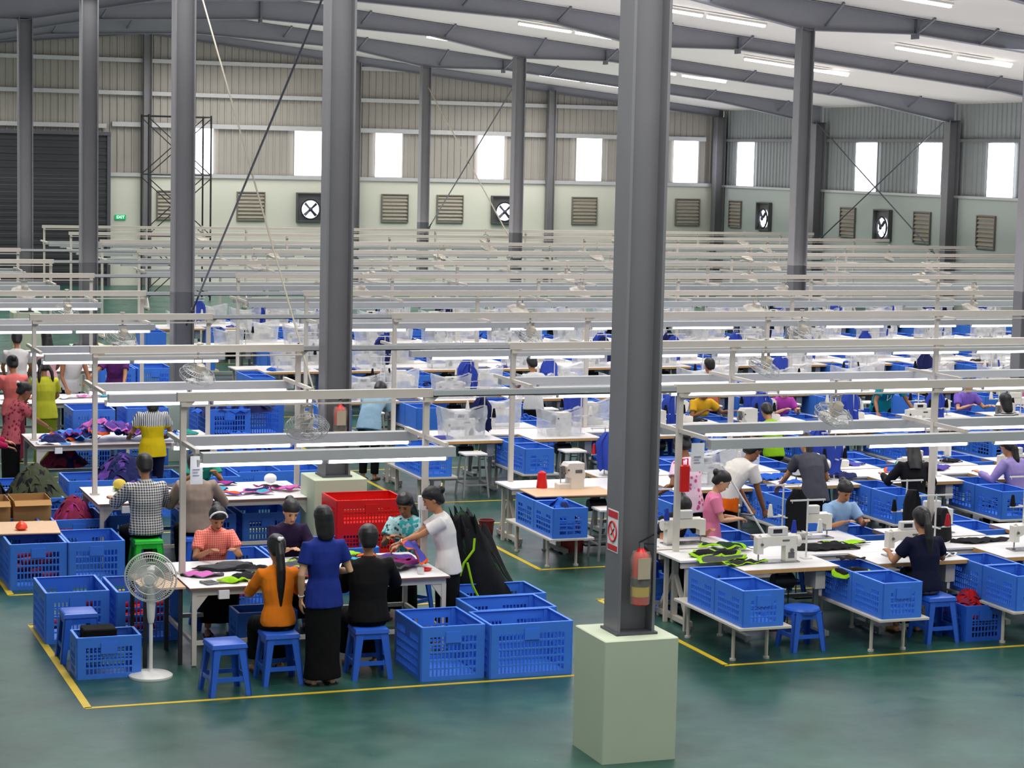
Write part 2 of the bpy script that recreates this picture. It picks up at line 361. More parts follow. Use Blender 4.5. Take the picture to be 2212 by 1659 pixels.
column(36.85, BY-.4, 0, roofz(36.85)-.3, 'dark grey steel column in the far corner of the hall', .36)
for i, x in enumerate((14.7, 22.3, 29.9)):
    column(x, BY-.34, 0, roofz(x)-.2, ['tall dark column on the back wall under the roof ridge', 'grey column on the back wall between two vents', 'grey column on the back wall left of the fifth wall panel'][i], .26)
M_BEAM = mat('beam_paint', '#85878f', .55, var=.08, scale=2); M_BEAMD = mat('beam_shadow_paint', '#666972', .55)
def rafter(y, label, d0=.66, d1=.36, end=False):
    prof = [(-4, d1), (4.3, d1), (CX-.15, d0), (10, d1+.03), (14.6, d0 if not end else d1), (19.6, d1+.05), (22.3, d0), (25, d1), (33, d1), (36.9, d0)]
    if end: prof = [(x, .3) for x, _ in prof]
    t = tag(link('roof_beam', None, loc=(0, y, 0)), label, 'beam')
    mb = MB(); up = [(x, -.006, roofz(x)-.02) for x, _ in prof]; lo = [(x, -.006, roofz(x)-d) for x, d in prof]; n = len(prof)
    mb.add(up+lo+[(a, .006, c) for a, b, c in up+lo], [(i, i+1, n+i+1, n+i) for i in range(n-1)]+[(2*n+i, 3*n+i, 3*n+i+1, 2*n+i+1) for i in range(n-1)])
    link('web', mb.mesh('web', M_BEAM), t)
    for nm, off in (('bottom_flange', 0), ('top_flange', 1)):
        mb = MB()
        for i in range(n-1):
            (xa, da), (xb, db) = prof[i], prof[i+1]
            za, zb = (roofz(xa)-da, roofz(xb)-db) if not off else (roofz(xa)-.035, roofz(xb)-.035)
            mb.add([(xa, -.12, za), (xb, -.12, zb), (xb, .12, zb), (xa, .12, za), (xa, -.12, za+.02), (xb, -.12, zb+.02), (xb, .12, zb+.02), (xa, .12, za+.02)], [(0, 1, 2, 3), (4, 5, 6, 7), (0, 1, 5, 4), (3, 2, 6, 7)])
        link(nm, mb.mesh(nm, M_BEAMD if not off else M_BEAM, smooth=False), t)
    if not end:
        for x in (10.2, 12.5, 17.5, 20, 22.75, 25.0, 26.6, 29.5, 32.4, 35.2):
            d = .45 if x not in (22.75,) else .6
            mb = MB(); mb.bar((x, -.06, roofz(x)-d+.1), (x+.12, -.62, roofz(x)-.03), .05)
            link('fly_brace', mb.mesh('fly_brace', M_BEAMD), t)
        for x in (14.6, 25.0):
            d = .66 if x < 20 else .36
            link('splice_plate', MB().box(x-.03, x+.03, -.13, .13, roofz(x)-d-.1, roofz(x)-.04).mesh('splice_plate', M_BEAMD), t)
    return t
for k in range(2, 7): rafter(FR[k], 'tapered grey roof beam, %s from the back wall' % ORD[7-k])
rafter(BY-.2, 'slim grey end beam along the top of the back wall', end=True)
def rod(p0, p1, r, label, m=M_STEEL_D):
    t = tag(link('bracing_rod', None), label, 'rod'); link('bar', MB().cyl(p0, p1, r, n=8).mesh('bar', m), t)
    p0 = Vector(p0); p1 = Vector(p1); d = (p1-p0).normalized()
    link('turnbuckle', MB().cyl(p1-d*.55, p1-d*.3, r*2.2, n=8).mesh('turnbuckle', m), t)
rod((CX-.1, FR[1]+.2, 7.1), (CX-.1, FR[2]-.1, 2.1), .016, 'dark diagonal bracing rod running down to the third column')
rod((CX-.06, FR[2]-.2, 7.6), (CX-.06, FR[1]+.17, 1.0), .013, 'long pale diagonal bracing rod crossing the dark one', mat('pale_rod', '#8f8878', .5))
rod((22.3, FR[5]+.2, 7.0), (22.3, FR[6]-.2, 2.2), .02, 'thin dark bracing rod between the two far middle columns')
rod((22.34, FR[6]-.2, 7.0), (22.34, FR[5]+.2, 2.2), .02, 'thin pale bracing rod between the two far middle columns', mat('pale_rod', '#b5a890'))
rod((36.7, FR[5]+.3, 6.2), (36.7, FR[6]-.3, 2.0), .022, 'dark bracing rod on the side wall falling to the right')
rod((36.65, FR[6]-.3, 6.2), (36.65, FR[5]+.3, 2.0), .022, 'dark bracing rod on the side wall falling to the left')
# ceiling strip lights
cl = Proto('ceiling_light', 'light')
cl.part('housing', MB().box(-.78, .78, -.07, .07, 0, .05), M_ENAMEL2)
cl.part('tube', MB().cyl((-.75, -.03, -.03), (.75, -.03, -.03), .028, n=8), M_CEILTUBE); cl.part('tube', MB().cyl((-.75, .04, -.03), (.75, .04, -.03), .028, n=8), M_CEILTUBE)
sl = Matrix.Rotation(math.atan(.103), 4, 'Y')
for j, (y, sd) in enumerate(((38.7, 'nearest'), (46.95, 'second'), (55.2, 'third'), (63.1, 'fourth'), (71.1, 'farthest'))):
    for a, x0 in enumerate((21.35, 23.0, 28.1, 29.85)):
        if (j == 0 and a > 1): continue
        cl.put('strip light under the roof, %s cross row, %s from the left' % (sd, ORD[a]), None, M=Matrix.Translation((x0, y, roofz(x0)-.1))@sl)
# cable tower scaffold at the back
sc_ = tag(link('scaffold_tower', None, loc=(14.3, 69.5, 0)), 'tall dark steel scaffold tower with cross braces near the back wall', 'scaffold')
for sx in (-1, 1):
    for sy in (-.6, .6): link('post', MB().cyl((sx, sy, 0), (sx, sy, 5.9), .03, n=6).mesh('post', M_DARK), sc_)
for z in (2.05, 4.0, 5.85):
    for sy in (-.6, .6): link('rail', MB().cyl((-1, sy, z), (1, sy, z), .025, n=6).mesh('rail', M_DARK), sc_)
    for sx in (-1, 1): link('rail', MB().cyl((sx, -.6, z), (sx, .6, z), .025, n=6).mesh('rail', M_DARK), sc_)
for z in (.1, 2.1, 4.0):
    for sy in (-.6, .6):
        link('cross_brace', MB().cyl((-1, sy, z), (1, sy, z+1.8), .018, n=6).mesh('cross_brace', M_DARK), sc_); link('cross_brace', MB().cyl((1, sy, z), (-1, sy, z+1.8), .018, n=6).mesh('cross_brace', M_DARK), sc_)
# painted floor lines
def line(x0, x1, y0, y1):
    global nt
    struct('trim_%d' % nt, MB().box(x0, x1, y0, y1, 0, .003), M_YEL); nt += 1
for k in range(8):
    y = 18.43+4.97*k
    if k < 4: line(3.03, 7.6, y-.025, y+.025); line(3.02, 3.09, y, y+3.45); line(3.03, 7.6, y+3.42, y+3.47)
    line(9.12, 36, y-.025, y+.025); line(9.12, 9.18, y, y+3.2); line(9.12, 36, y+3.17, y+3.22)
# extinguishers and the sign on the columns
def extinguisher(loc, label):
    t = tag(link('fire_extinguisher', None, loc=loc), label, 'extinguisher'); c = lambda n, mb, m, lb=None: tag(link(n, mb.mesh(n, m), t), lb)
    c('cylinder', MB().lathe([(.03, -.28), (.065, -.27), (.07, -.25), (.07, .1), (.06, .14), (.03, .17), (.022, .19)]), M_RED)
    c('yellow_band', MB().lathe([(.0715, -.2), (.0715, -.12)], n=24), M_YEL)
    c('dark_band', MB().lathe([(.0716, -.12), (.0716, -.05)], n=24), M_DARK)
    c('paper_tag', MB().box(-.062, .045, -.088, -.084, -.05, .12), mat('aged_tag', '#b5aa92', .8))
    c('valve', MB().cyl((0, 0, .18), (0, 0, .235), .022), M_MACHD); c('lever', MB().bar((-.02, 0, .235), (.1, -.02, .3), .015, .012).bar((-.01, 0, .225), (.1, -.02, .22), .014, .01), M_DARK)
    c('hose', MB().tube([(.02, 0, .2), (.07, 0, .16), (.085, 0, .05), (.085, 0, -.1)], .01), M_DARK)
    c('bracket', MB().box(-.03, .03, .07, .12, -.1, 0).torus((0, 0, -.05), .074, .004), M_STEEL_D)
    c('plastic_bag', MB().lathe([(.078, -.26), (.086, -.15), (.082, 0), (.088, .1), (.07, .16)], n=20), mat_film('bag_film', '#c9c2b4', .25))
extinguisher((7.02, 15.74, 1.52), 'red fire extinguisher wrapped in clear plastic on the nearest column')
extinguisher((7.0, 24.48, 1.68), 'plastic wrapped fire extinguisher on the column behind the red crates')
ns = Proto('no_smoking_sign', 'sign')
RY = Matrix.Rotation(-PI/2, 4, 'Z')@R90
ns.part('board', MB().box(-.003, 0, -.105, .105, -.17, .17), M_PAPER)
ns.part('red_band', MB().box(-.005, -.003, -.097, .097, .105, .16), mat('sign_red', '#c81e22', .5)); ns.part('red_band', MB().box(-.005, -.003, -.097, .097, -.16, -.115), mat('sign_red', ''))
MX = Matrix.Rotation(PI/2, 4, 'Y')
ns.part('prohibition_ring', MB().torus((0, 0, 0), .08, .008, n=28, M=Matrix.Translation((-.004, 0, -.005))@MX).bar((-.006, .055, .05), (-.006, -.055, -.06), .014, .004), mat('sign_red', ''))
ns.part('cigarette', MB().bar((-.005, .03, -.04), (-.005, -.03, .02), .012, .003).bar((-.005, -.035, .03), (-.005, -.02, .06), .006, .003), M_DARK)
ns.put('white no smoking sign with red bands on the nearest column', (6.838, 15.9, 1.83))
# ------------------------------------------------------------------ kinds of things
def crate_mesh(w, d, h, detail=2, t=.012):
    """slatted plastic crate, open top: lattice walls, solid corners, rim and handle plates"""
    mb = MB()
    def wall(P, U, L_):
        P = Vector(P); U = Vector(U)
        if detail == 0:
            mb.panel([0, L_], [0, h], lambda i, j: False, P, U, (0, 0, 1), t); return
        n = (int((L_-.16)/.034) if detail == 2 else int((L_-.16)/.07)); us = [0, .07]; step = (L_-.14)/n
        for i in range(n): us += [.07+step*i+step*.6] if False else []
        us = [0]
        for i in range(n+1):
            us += [.07+step*i-(.006 if i else 0), .07+step*i+(.006 if i < n else 0)] if i else [.07, .076]
        us = sorted(set(round(u, 4) for u in us if 0 <= u <= L_))+[L_]
        us = sorted(set(us)); rows = 5 if h > .42 else 4; vs = [0, .045]; hh = (h-.045-.075)/rows
        for j in range(rows): vs += [.045+hh*(j+1)-.016, .045+hh*(j+1)]
        vs[-1] = h-.075; vs.append(h); vs = sorted(set(round(v, 4) for v in vs))
        def hole(i, j):
            a, b = us[i], us[i+1]; c, e = vs[j], vs[j+1]; m = (a+b)/2
            if a < .069 or b > L_-.069 or b-a < .014: return False
            if c < .04 or e > h-.07 or e-c < .0168: return False
            if abs(m-L_/2) < .085 and c > h-.075-hh*1.3: return False
            return True
        mb.panel(us, vs, hole, P, U, (0, 0, 1), t)
    wall((0, 0, 0), (1, 0, 0), w); wall((w, 0, 0), (0, 1, 0), d); wall((w, d, 0), (-1, 0, 0), w); wall((0, d, 0), (0, -1, 0), d)
    mb.box(t, w-t, t, d-t, 0, .012)
    for j in ((h-.03, h, .008), (0, .03, .004), (h*.5, h*.5+.012, .005)):
        z0, z1, e = j
        for a in ((-e, w+e, -e, 0.001), (-e, w+e, d-.001, d+e), (-e, .001, 0, d), (w-.001, w+e, 0, d)): mb.box(a[0], a[1], a[2], a[3], z0, z1)
    for cx in (0, w):
        for cy in (0, d): mb.box(cx-.006 if cx == 0 else cx-.05, cx+.05 if cx == 0 else cx+.006, cy-.006 if cy == 0 else cy-.008, cy+.008 if cy == 0 else cy+.006, 0, h)
    return mb
def handle_mb(w, d, h, side):
    y0, y1 = ((-.022, -.0125), (d+.0125, d+.022))[side]; return MB().box(w/2-.075, w/2+.075, y0, y1, h-.15, h-.045)
M_BLUER = mat('blue_rim_highlight', '#4a86e8', .4, var=.05)  # lighter blue puts the light catching the crate rim into its colour
def crate_proto(w, d, h, m=M_BLUE, detail=2, name='plastic_crate'):
    p = Proto(name, 'crate'); body = crate_mesh(w, d, h, detail)
    if detail == 2:
        p.part('body', body, m); hm_ = m if m is not M_BLUE else mat('handle_blue', '#3a74dc', .4); p.part('handle', handle_mb(w, d, h, 0), hm_); p.part('handle', handle_mb(w, d, h, 1), hm_)
        r = MB()
        for a in ((-.01, w+.01, -.01, .014), (-.01, w+.01, d-.014, d+.01), (-.01, .014, .014, d-.014), (w-.014, w+.01, .014, d-.014)): r.box(a[0], a[1], a[2], a[3], h, h+.006)
        p.part('rim', r, M_BLUER if m is M_BLUE else m)
    else:
        r = body; r.mi(1)
        for a in ((-.01, w+.01, -.01, .014), (-.01, w+.01, d-.014, d+.01), (-.01, .014, .014, d-.014), (w-.014, w+.01, .014, d-.014)): r.box(a[0], a[1], a[2], a[3], h, h+.006)
        p.part('body', r, [m, M_BLUER])
    return p
P_BIG = crate_proto(.6, .8, .5); P_BIGW = crate_proto(.8, .6, .5); P_SMALL = crate_proto(.57, .36, .38)
P_TOTE = crate_proto(.42, .6, .35); P_TOTE1 = crate_proto(.42, .6, .35, detail=1); P_TOTE0 = crate_proto(.42, .6, .35, detail=0)
P_REDC = crate_proto(.8, .62, .3, M_RED)

def plastic_stool(m, h=.47, rnd_top=False):
    p = Proto('plastic_stool', 'stool'); a = .15; mb = MB()
    if rnd_top: mb.lathe([(.175, h-.05), (.185, h-.02), (.175, h), (.01, h+.004)], n=24)
    else: mb.loft([[(sx*(a+e)-(c if k % 2 else 0)*sx if False else sx*(a+e), sy*(a+e), z) for k, (sx, sy) in enumerate(((-1, -1), (1, -1), (1, 1), (-1, 1)))] for e, z, c in ((.012, h-.045, 0), (.005, h-.01, 0), (-.01, h, 0))])
    p.part('seat', mb, m)
    for sx in (-1, 1):
        for sy in (-1, 1):
            # L-section splayed leg, open inside
            T = lambda z: (a+(h-.03-z)*.1)
            mb = MB()
            for (ux, uy) in ((1, 0), (0, 1)):
                r = []
                for z, wd in ((h-.03, .075), (0, .05)):
                    t_ = T(z); x0, y0 = sx*t_, sy*t_
                    if ux: r.append([(x0, y0, z), (x0-sx*wd, y0, z), (x0-sx*wd, y0-sy*.012, z), (x0, y0-sy*.012, z)])
                    else: r.append([(x0, y0, z), (x0, y0-sy*wd, z), (x0-sx*.012, y0-sy*wd, z), (x0-sx*.012, y0, z)])
                mb.loft(r)
            p.part('leg', mb, m)
    mb = MB()
    for z0, z1 in ((.13, .17),):
        t_ = a+(h-.03-.15)*.1-.006
        for q in ((-t_, t_, -t_, -t_+.01), (-t_, t_, t_-.01, t_), (-t_, -t_+.01, -t_, t_), (t_-.01, t_, -t_, t_)): mb.box(q[0], q[1], q[2], q[3], z0, z1)
    p.part('stretcher', mb, m)
    mb = MB()
    t_ = a+.002
    for q in ((-t_, t_, -t_, -t_+.01), (-t_, t_, t_-.01, t_), (-t_, -t_+.01, -t_, t_), (t_-.01, t_, -t_, t_)): mb.box(q[0], q[1], q[2], q[3], h-.1, h-.04)
    p.part('apron', mb, m)
    return p
P_ST = plastic_stool(M_BLUE2); P_STG = plastic_stool(M_GREEN); P_STR = plastic_stool(M_BLUE2, .42, True)
P_STM = Proto('metal_stool', 'stool'); P_STM.part('seat', MB().bbox(-.17, .17, -.15, .15, .6, .625, .006), M_TOP)
for sx in (-1, 1):
    for sy in (-1, 1): P_STM.part('leg', MB().bar((sx*.14, sy*.12, .6), (sx*.19, sy*.17, 0), .025), M_LEGGREY)
mb = MB()
for sy in (-1, 1): mb.bar((-.175, sy*.155, .18), (.175, sy*.155, .18), .018)
for sx in (-1, 1): mb.bar((sx*.175, -.155, .2), (sx*.175, .155, .2), .018)
P_STM.part('stretcher', mb, M_LEGGREY)

def work_table(w, d, h=.75):
    """long inspection table: white top with dark edge, welded frame, braces and low shelf"""
    p = Proto('work_table', 'table'); t = p.part('tabletop', MB().box(0, w, 0, d, h-.018, h), M_TOP)
    Proto.sub(t, 'edge_strip', MB().box(-.003, w+.003, -.003, 0, h-.019, h-.002).box(-.003, 0, 0, d, h-.019, h-.002).box(w, w+.003, 0, d, h-.019, h-.002).box(-.003, w+.003, d, d+.003, h-.019, h-.002), mat('table_edge', '#7d5648', .5))
    mb = MB(); z0, z1 = h-.08, h-.02
    mb.box(.03, w-.03, .03, .07, z0, z1).box(.03, w-.03, d-.07, d-.03, z0, z1).box(.03, .07, .07, d-.07, z0, z1).box(w-.07, w-.03, .07, d-.07, z0, z1)
    p.part('frame', mb, M_ENAMEL)
    for x in (.05, w/2, w-.05):
        for y in (.05, d-.05): p.part('leg', MB().box(x-.022, x+.022, y-.022, y+.022, .01, z0).mi(0), M_ENAMEL)
    for x, q in ((.07, 1), (w-.07, -1)):
        for y in (.035, d-.065): p.part('corner_brace', MB().add([(x, y, z0), (x+q*.11, y, z0), (x, y, z0-.14), (x, y+.03, z0), (x+q*.11, y+.03, z0), (x, y+.03, z0-.14)], [(0, 1, 2), (3, 5, 4), (0, 3, 4, 1), (1, 4, 5, 2), (2, 5, 3, 0)]), M_ENAMEL)
    mb = MB()
    for y in (.05, d-.05): mb.box(.05, w-.05, y-.015, y+.015, .2, .24)
    for x in (.05, w-.05): mb.box(x-.015, x+.015, .05, d-.05, .2, .24)
    p.part('foot_rail', mb, M_ENAMEL)
    p.part('socket_box', MB().box(.27, .37, -.02, .03, h-.11, h-.03), M_PAPER)
    return p
P_WT = work_table(2.55, 1.32)

# ---- sewing stations; local origin at the table's front left corner on the floor, operator on the -Y side
TW, TD, TH = 1.08, .62, .75
def sewing_table(coarse=False):
    p = Proto('sewing_table', 'table')
    top = MB(); top.box(0, TW, 0, TD, TH-.005, TH); edge = MB(); edge.box(-.001, TW+.001, -.001, TD+.001, TH-.042, TH-.005)
    leg = []
    for x in (.1, TW-.1):
        mb = MB(); mb.box(x-.025, x+.025, TD/2-.02, TD/2+.02, .06, TH-.06); leg.append(mb)
    foot = []
    for x in (.1, TW-.1):
        mb = MB(); mb.box(x-.03, x+.03, .05, TD-.05, .02, .07).cyl((x, .09, 0), (x, .09, .02), .025).cyl((x, TD-.09, 0), (x, TD-.09, .02), .025); foot.append(mb)
    brace = MB(); brace.box(.1, TW-.1, TD/2+.1, TD/2+.14, .12, .16).box(.1, TW-.1, TD/2-.02, TD/2+.02, TH-.09, TH-.045)
    motor = MB(); motor.cyl((.48, .3, TH-.19), (.7, .3, TH-.19), .075, n=14).box(.52, .62, .26, .34, TH-.12, TH-.042)
    ctrl = MB(); ctrl.box(TW-.24, TW-.13, .06, .3, TH-.24, TH-.06)
    pedal = MB(); pedal.box(.38, .7, .12, .38, .08, .1).cyl((.66, .3, .1), (.66, .3, TH-.24), .006, n=6)
    if coarse:
        mb = MB(); src = [(0, top), (1, edge), (2, brace), (2, ctrl), (3, motor)]+[(2, l) for l in leg+foot]
        for i, s in src: mb.mi(i); mb.add(s.v, s.f)
        p.part('body', mb, [M_TOP, M_WOOD, M_LEGGREY, M_DARK]); return p
    t = p.part('tabletop', top, M_TOP); Proto.sub(t, 'edge_band', edge, M_WOOD)
    for l in leg: p.part('leg', l, M_LEGGREY)
    for l in foot: p.part('foot', l, M_LEGGREY)
    p.part('crossbar', brace, M_LEGGREY); p.part('motor', motor, M_DARK); p.part('switch_box', ctrl, M_ENAMEL); p.part('pedal', pedal, M_DARK)
    return p
P_TB = sewing_table(); P_TBC = sewing_table(True)
def lockstitch(coarse=False):
    """flat bed sewing machine, needle to the left of the operator"""
    p = Proto('sewing_machine', 'sewing machine'); z = .006
    bed = MB(); bed.bbox(-.26, .22, -.09, .09, 0, z+.004, .003)
    arm = MB()
    arm.loft([[(x, y, zz) for y, zz in ((-.045, .14+dz), (.045, .14+dz), (.05, .2), (.045, .265), (0, .285), (-.045, .265), (-.05, .2))] for x, dz in ((-.2, 0), (-.12, .03), (.06, .03), (.1, .02), (.2, .0))])
    arm.loft([[(x, y, zz) for x, y in ((.07, -.05), (.2, -.05), (.2, .05), (.07, .05))] for zz in (.0, .17)])
    arm.loft([[(x, y, zz) for x, y in ((-.25, -.045), (-.18, -.045), (-.18, .045), (-.25, .045))] for zz in (.09, .11, .26)])
    wheel = MB(); wheel.cyl((.2, 0, .21), (.245, 0, .21), .062, n=18)
    needle = MB(); needle.cyl((-.215, 0, .0), (-.215, 0, .1), .004, n=6).box(-.235, -.195, -.012, .012, .012, .018).cyl((-.215, 0, .03), (-.215, 0, .09), .008, n=6)
    dials = MB(); dials.cyl((-.2, -.045, .19), (-.2, -.06, .19), .014).cyl((.14, -.05, .12), (.14, -.065, .12), .02).box(.03, .11, -.052, -.049, .215, .232).box(.1, .17, -.053, -.049, .04, .1)
    unit = MB(); unit.bbox(-.1, .1, -.035, .04, .275, .36, .008); ub = MB(); ub.box(-.07, .03, -.038, -.034, .3, .34)
    sp = MB(); sp.cyl((.06, .0, .28), (.06, 0, .32), .005, n=6)
    if coarse:
        mb = MB()
        for i, s in ((0, bed), (0, arm), (1, wheel), (1, needle), (2, dials), (0, unit), (2, ub)): mb.mi(i); mb.add(s.v, s.f)
        p.part('body', mb, [M_MACH, M_MACHD, M_DARK]); return p
    p.part('bed', bed, M_MACHD); a = p.part('arm', arm, M_MACH); Proto.sub(a, 'dial', dials, mat('machine_print', '#5a5a58', .5)); p.part('hand_wheel', wheel, M_MACH); p.part('needle_bar', needle, M_MACHD)
    u = p.part('control_panel', unit, M_ENAMEL2); Proto.sub(u, 'display', ub, M_DARK); p.part('thread_guide', sp, M_MACHD)
    return p
P_LS = lockstitch(); P_LSC = lockstitch(True)
def overlock(coarse=False):
    p = Proto('overlock_machine', 'sewing machine')
    body = MB(); body.loft([[(x, y, zz) for x, y in ((x0, -.11), (.15, -.11), (.15, .1), (x0, .1))] for x0, zz in ((-.02, 0), (-.02, .15), (-.06, .2), (-.08, .3), (-.05, .34))]); body.bbox(-.17, 0, -.08, .08, 0, .09, .01)
    front = MB(); front.box(-.13, -.07, -.03, .03, .16, .3).cyl((-.12, 0, .09), (-.12, 0, .16), .006, n=6).cyl((-.1, -.05, .22), (-.1, -.1, .22), .012).cyl((-.06, -.05, .26), (-.06, -.12, .26), .012)
    wheel = MB(); wheel.cyl((.15, 0, .18), (.185, 0, .18), .06, n=16)
    mk = MB(); mk.box(.03, .12, -.113, -.11, .22, .26)
    if coarse:
        mb = MB()
        for i, s in ((0, body), (1, front), (1, wheel)): mb.mi(i); mb.add(s.v, s.f)
        p.part('body', mb, [M_MACH, M_MACHD]); return p
    b = p.part('body', body, M_MACH); Proto.sub(b, 'marking', mk, mat('machine_print', '')); p.part('looper_head', front, M_MACHD); p.part('hand_wheel', wheel, M_MACH); return p
P_OV = overlock(); P_OVC = overlock(True)
def cover_mesh(seed, w=.6, d=.34, h=.4):
    """clear plastic bag pulled over a machine: flared pointed top corners, creased sides"""
    r = random.Random(seed); mb = MB(); n = 32; rings = []
    for k in range(7):
        f = k/6; z = h*f; ring = []
        for i in range(n):
            a = 2*PI*i/n; c, s = math.cos(a), math.sin(a); q = max(abs(c), abs(s)); x, y = c/q, s/q
            ear = max(0, abs(x)*1.0-.55)*f*f*.5
            rx = w/2*(.82+.2*f)*(1+.05*noise.noise((i*.7, f*5, seed))); ry = d/2*(1.0-.45*f)*(1+.16*noise.noise((i*1.1, f*4+9, seed)))
            zz = z+(ear*.14 if k > 4 else 0)-(k == 6)*(1-min(1, abs(x)*1.1))*.05+.012*noise.noise((i*.9, k, seed+3))*(k > 0)
            ring.append((x*rx, y*ry, zz))
        rings.append(ring)
    top = [(p[0]*.94, p[1]*.2, p[2]-.02) for p in rings[-1]]; rings.append(top); mb.loft(rings, cap=False); return mb
P_CV = []
for s in range(4):
    p = Proto('plastic_cover', 'cover'); p.part('cover', cover_mesh(s*3.3+1, .62+.03*s, .36, .36+.025*s), M_FILM); P_CV.append(p)
def thread_stand(cols, coarse=False):
    p = Proto('thread_stand', 'thread stand'); st = MB(); st.cyl((0, 0, 0), (0, 0, .62), .01, n=8).box(-.18, .18, -.012, .012, .26, .272).box(-.01, .01, -.1, .1, .26, .272).box(-.2, .2, -.01, .01, .6, .615).cyl((-.18, 0, .58), (-.18, 0, .6), .004, n=5).cyl((.18, 0, .58), (.18, 0, .6), .004, n=5).box(-.05, .05, -.05, .05, 0, .01)
    sp = [MB().lathe([(.03, .275), (.032, .29), (.016, .4), (.01, .405)], (x, 0, 0), n=10) for x in (-.15, .15, .05)[:len(cols)]]
    if coarse:
        mb = MB(); mb.add(st.v, st.f)
        for i, s in enumerate(sp): mb.mi(i+1); mb.add(s.v, s.f)
        p.part('body', mb, [M_ENAMEL2]+list(cols)); return p
    p.part('stand', st, M_ENAMEL2)
    for s, m in zip(sp, cols): p.part('spool', s, m)
    return p
M_TH = [mat('thread_black', '#141418', .8), mat('thread_red', '#b02a32', .8), mat('thread_white', '#dad7d0', .8), mat('thread_blue', '#2a3c9a', .8)]
P_TS = [thread_stand((M_TH[0], M_TH[0])), thread_stand((M_TH[0], M_TH[1], M_TH[0])), thread_stand((M_TH[3], M_TH[2]))]
P_TSC = [thread_stand((M_TH[0], M_TH[0]), True), thread_stand((M_TH[3], M_TH[2]), True)]
P_SH = Proto('crate_shelf', 'shelf')      # low white bench that carries two crates
P_SH.part('shelf_top', MB().bbox(0, .56, 0, 1.5, .36, .385, .004), M_ENAMEL)
for x in (.1, .46):
    for y in (.32, 1.35): P_SH.part('leg', MB().cyl((x, y, .02), (x, y, .36), .018, n=8).cyl((x, y, 0), (x, y, .02), .032, n=10), M_ENAMEL)
P_SHC = Proto('crate_shelf', 'shelf'); mb = MB(); mb.box(0, .56, 0, 1.5, .36, .385)
for x in (.1, .46):
    for y in (.32, 1.35): mb.box(x-.018, x+.018, y-.018, y+.018, 0, .36)
P_SHC.part('body', mb, M_ENAMEL)
# orbit fan hung from the rail
def fan_proto(coarse=False, tilt=.35):
    p = Proto('hanging_fan', 'fan'); T = Matrix.Translation((0, 0, -.3))@Matrix.Rotation(tilt, 4, 'X')@Matrix.Rotation(.25, 4, 'Y')
    br = MB(); br.cyl((0, 0, .05), (0, 0, -.12), .014, n=8).torus((0, 0, .05), .03, .006, n=12, M=Matrix.Translation((0, 0, .0))); br.box(-.05, .05, -.03, .03, -.14, -.12).box(-.052, -.044, -.03, .03, -.3, -.12).box(.044, .052, -.03, .03, -.3, -.12)
    mo = MB(); mo.lathe([(.02, .13), (.055, .11), (.065, .03), (.05, -.03), (.03, -.05)], n=16, M=T)
    cg = MB()
    if coarse:
        cg.torus((0, 0, -.03), .22, .008, n=20, m=4, M=T); cg.lathe([(.03, -.12), (.15, -.1), (.22, -.03), (.15, .03), (.05, .05)], n=16, M=T)
    else:
        for R_, zz in ((.22, -.03), (.2, -.085), (.14, -.11), (.06, -.12), (.19, .02), (.12, .045)): cg.torus((0, 0, zz), R_, .004, n=28, m=4, M=T)
        for k in range(36):
            a = 2*PI*k/36; c, s = math.cos(a), math.sin(a)
            cg.tube([T@Vector((r_*c, r_*s, zz)) for r_, zz in ((.03, -.122), (.14, -.112), (.2, -.085), (.222, -.03), (.19, .022), (.06, .055))], .0022, n=3, cap=False)
    bl = MB()
    for k in range(3):
        a = 2*PI*k/3; c, s = math.cos(a), math.sin(a)
        bl.add([T@Vector(q) for q in ((.03*c, .03*s, -.05), (.19*c-.06*s, .19*s+.06*c, -.02), (.2*c, .2*s, -.05), (.17*c+.08*s, .17*s-.08*c, -.07))], [(0, 1, 2, 3)])
    if coarse:
        mb = MB(); mb.add(br.v, br.f); mb.add(mo.v, mo.f); mb.mi(1); mb.add(cg.v, cg.f); p.part('body', mb, [M_ENAMEL, mat_film('cage_haze', '#cfc8bd', .5, .4)]); return p
    p.part('bracket', br, M_ENAMEL); p.part('motor', mo, mat('fan_motor', '#c9bfae', .4)); p.part('cage', cg, M_TRAY); p.part('blades', bl, mat('fan_blade_grey', '#b9b8b5', .35)); return p
P_FAN = fan_proto(); P_FAN2 = fan_proto(tilt=-.5); P_FANC = fan_proto(True)
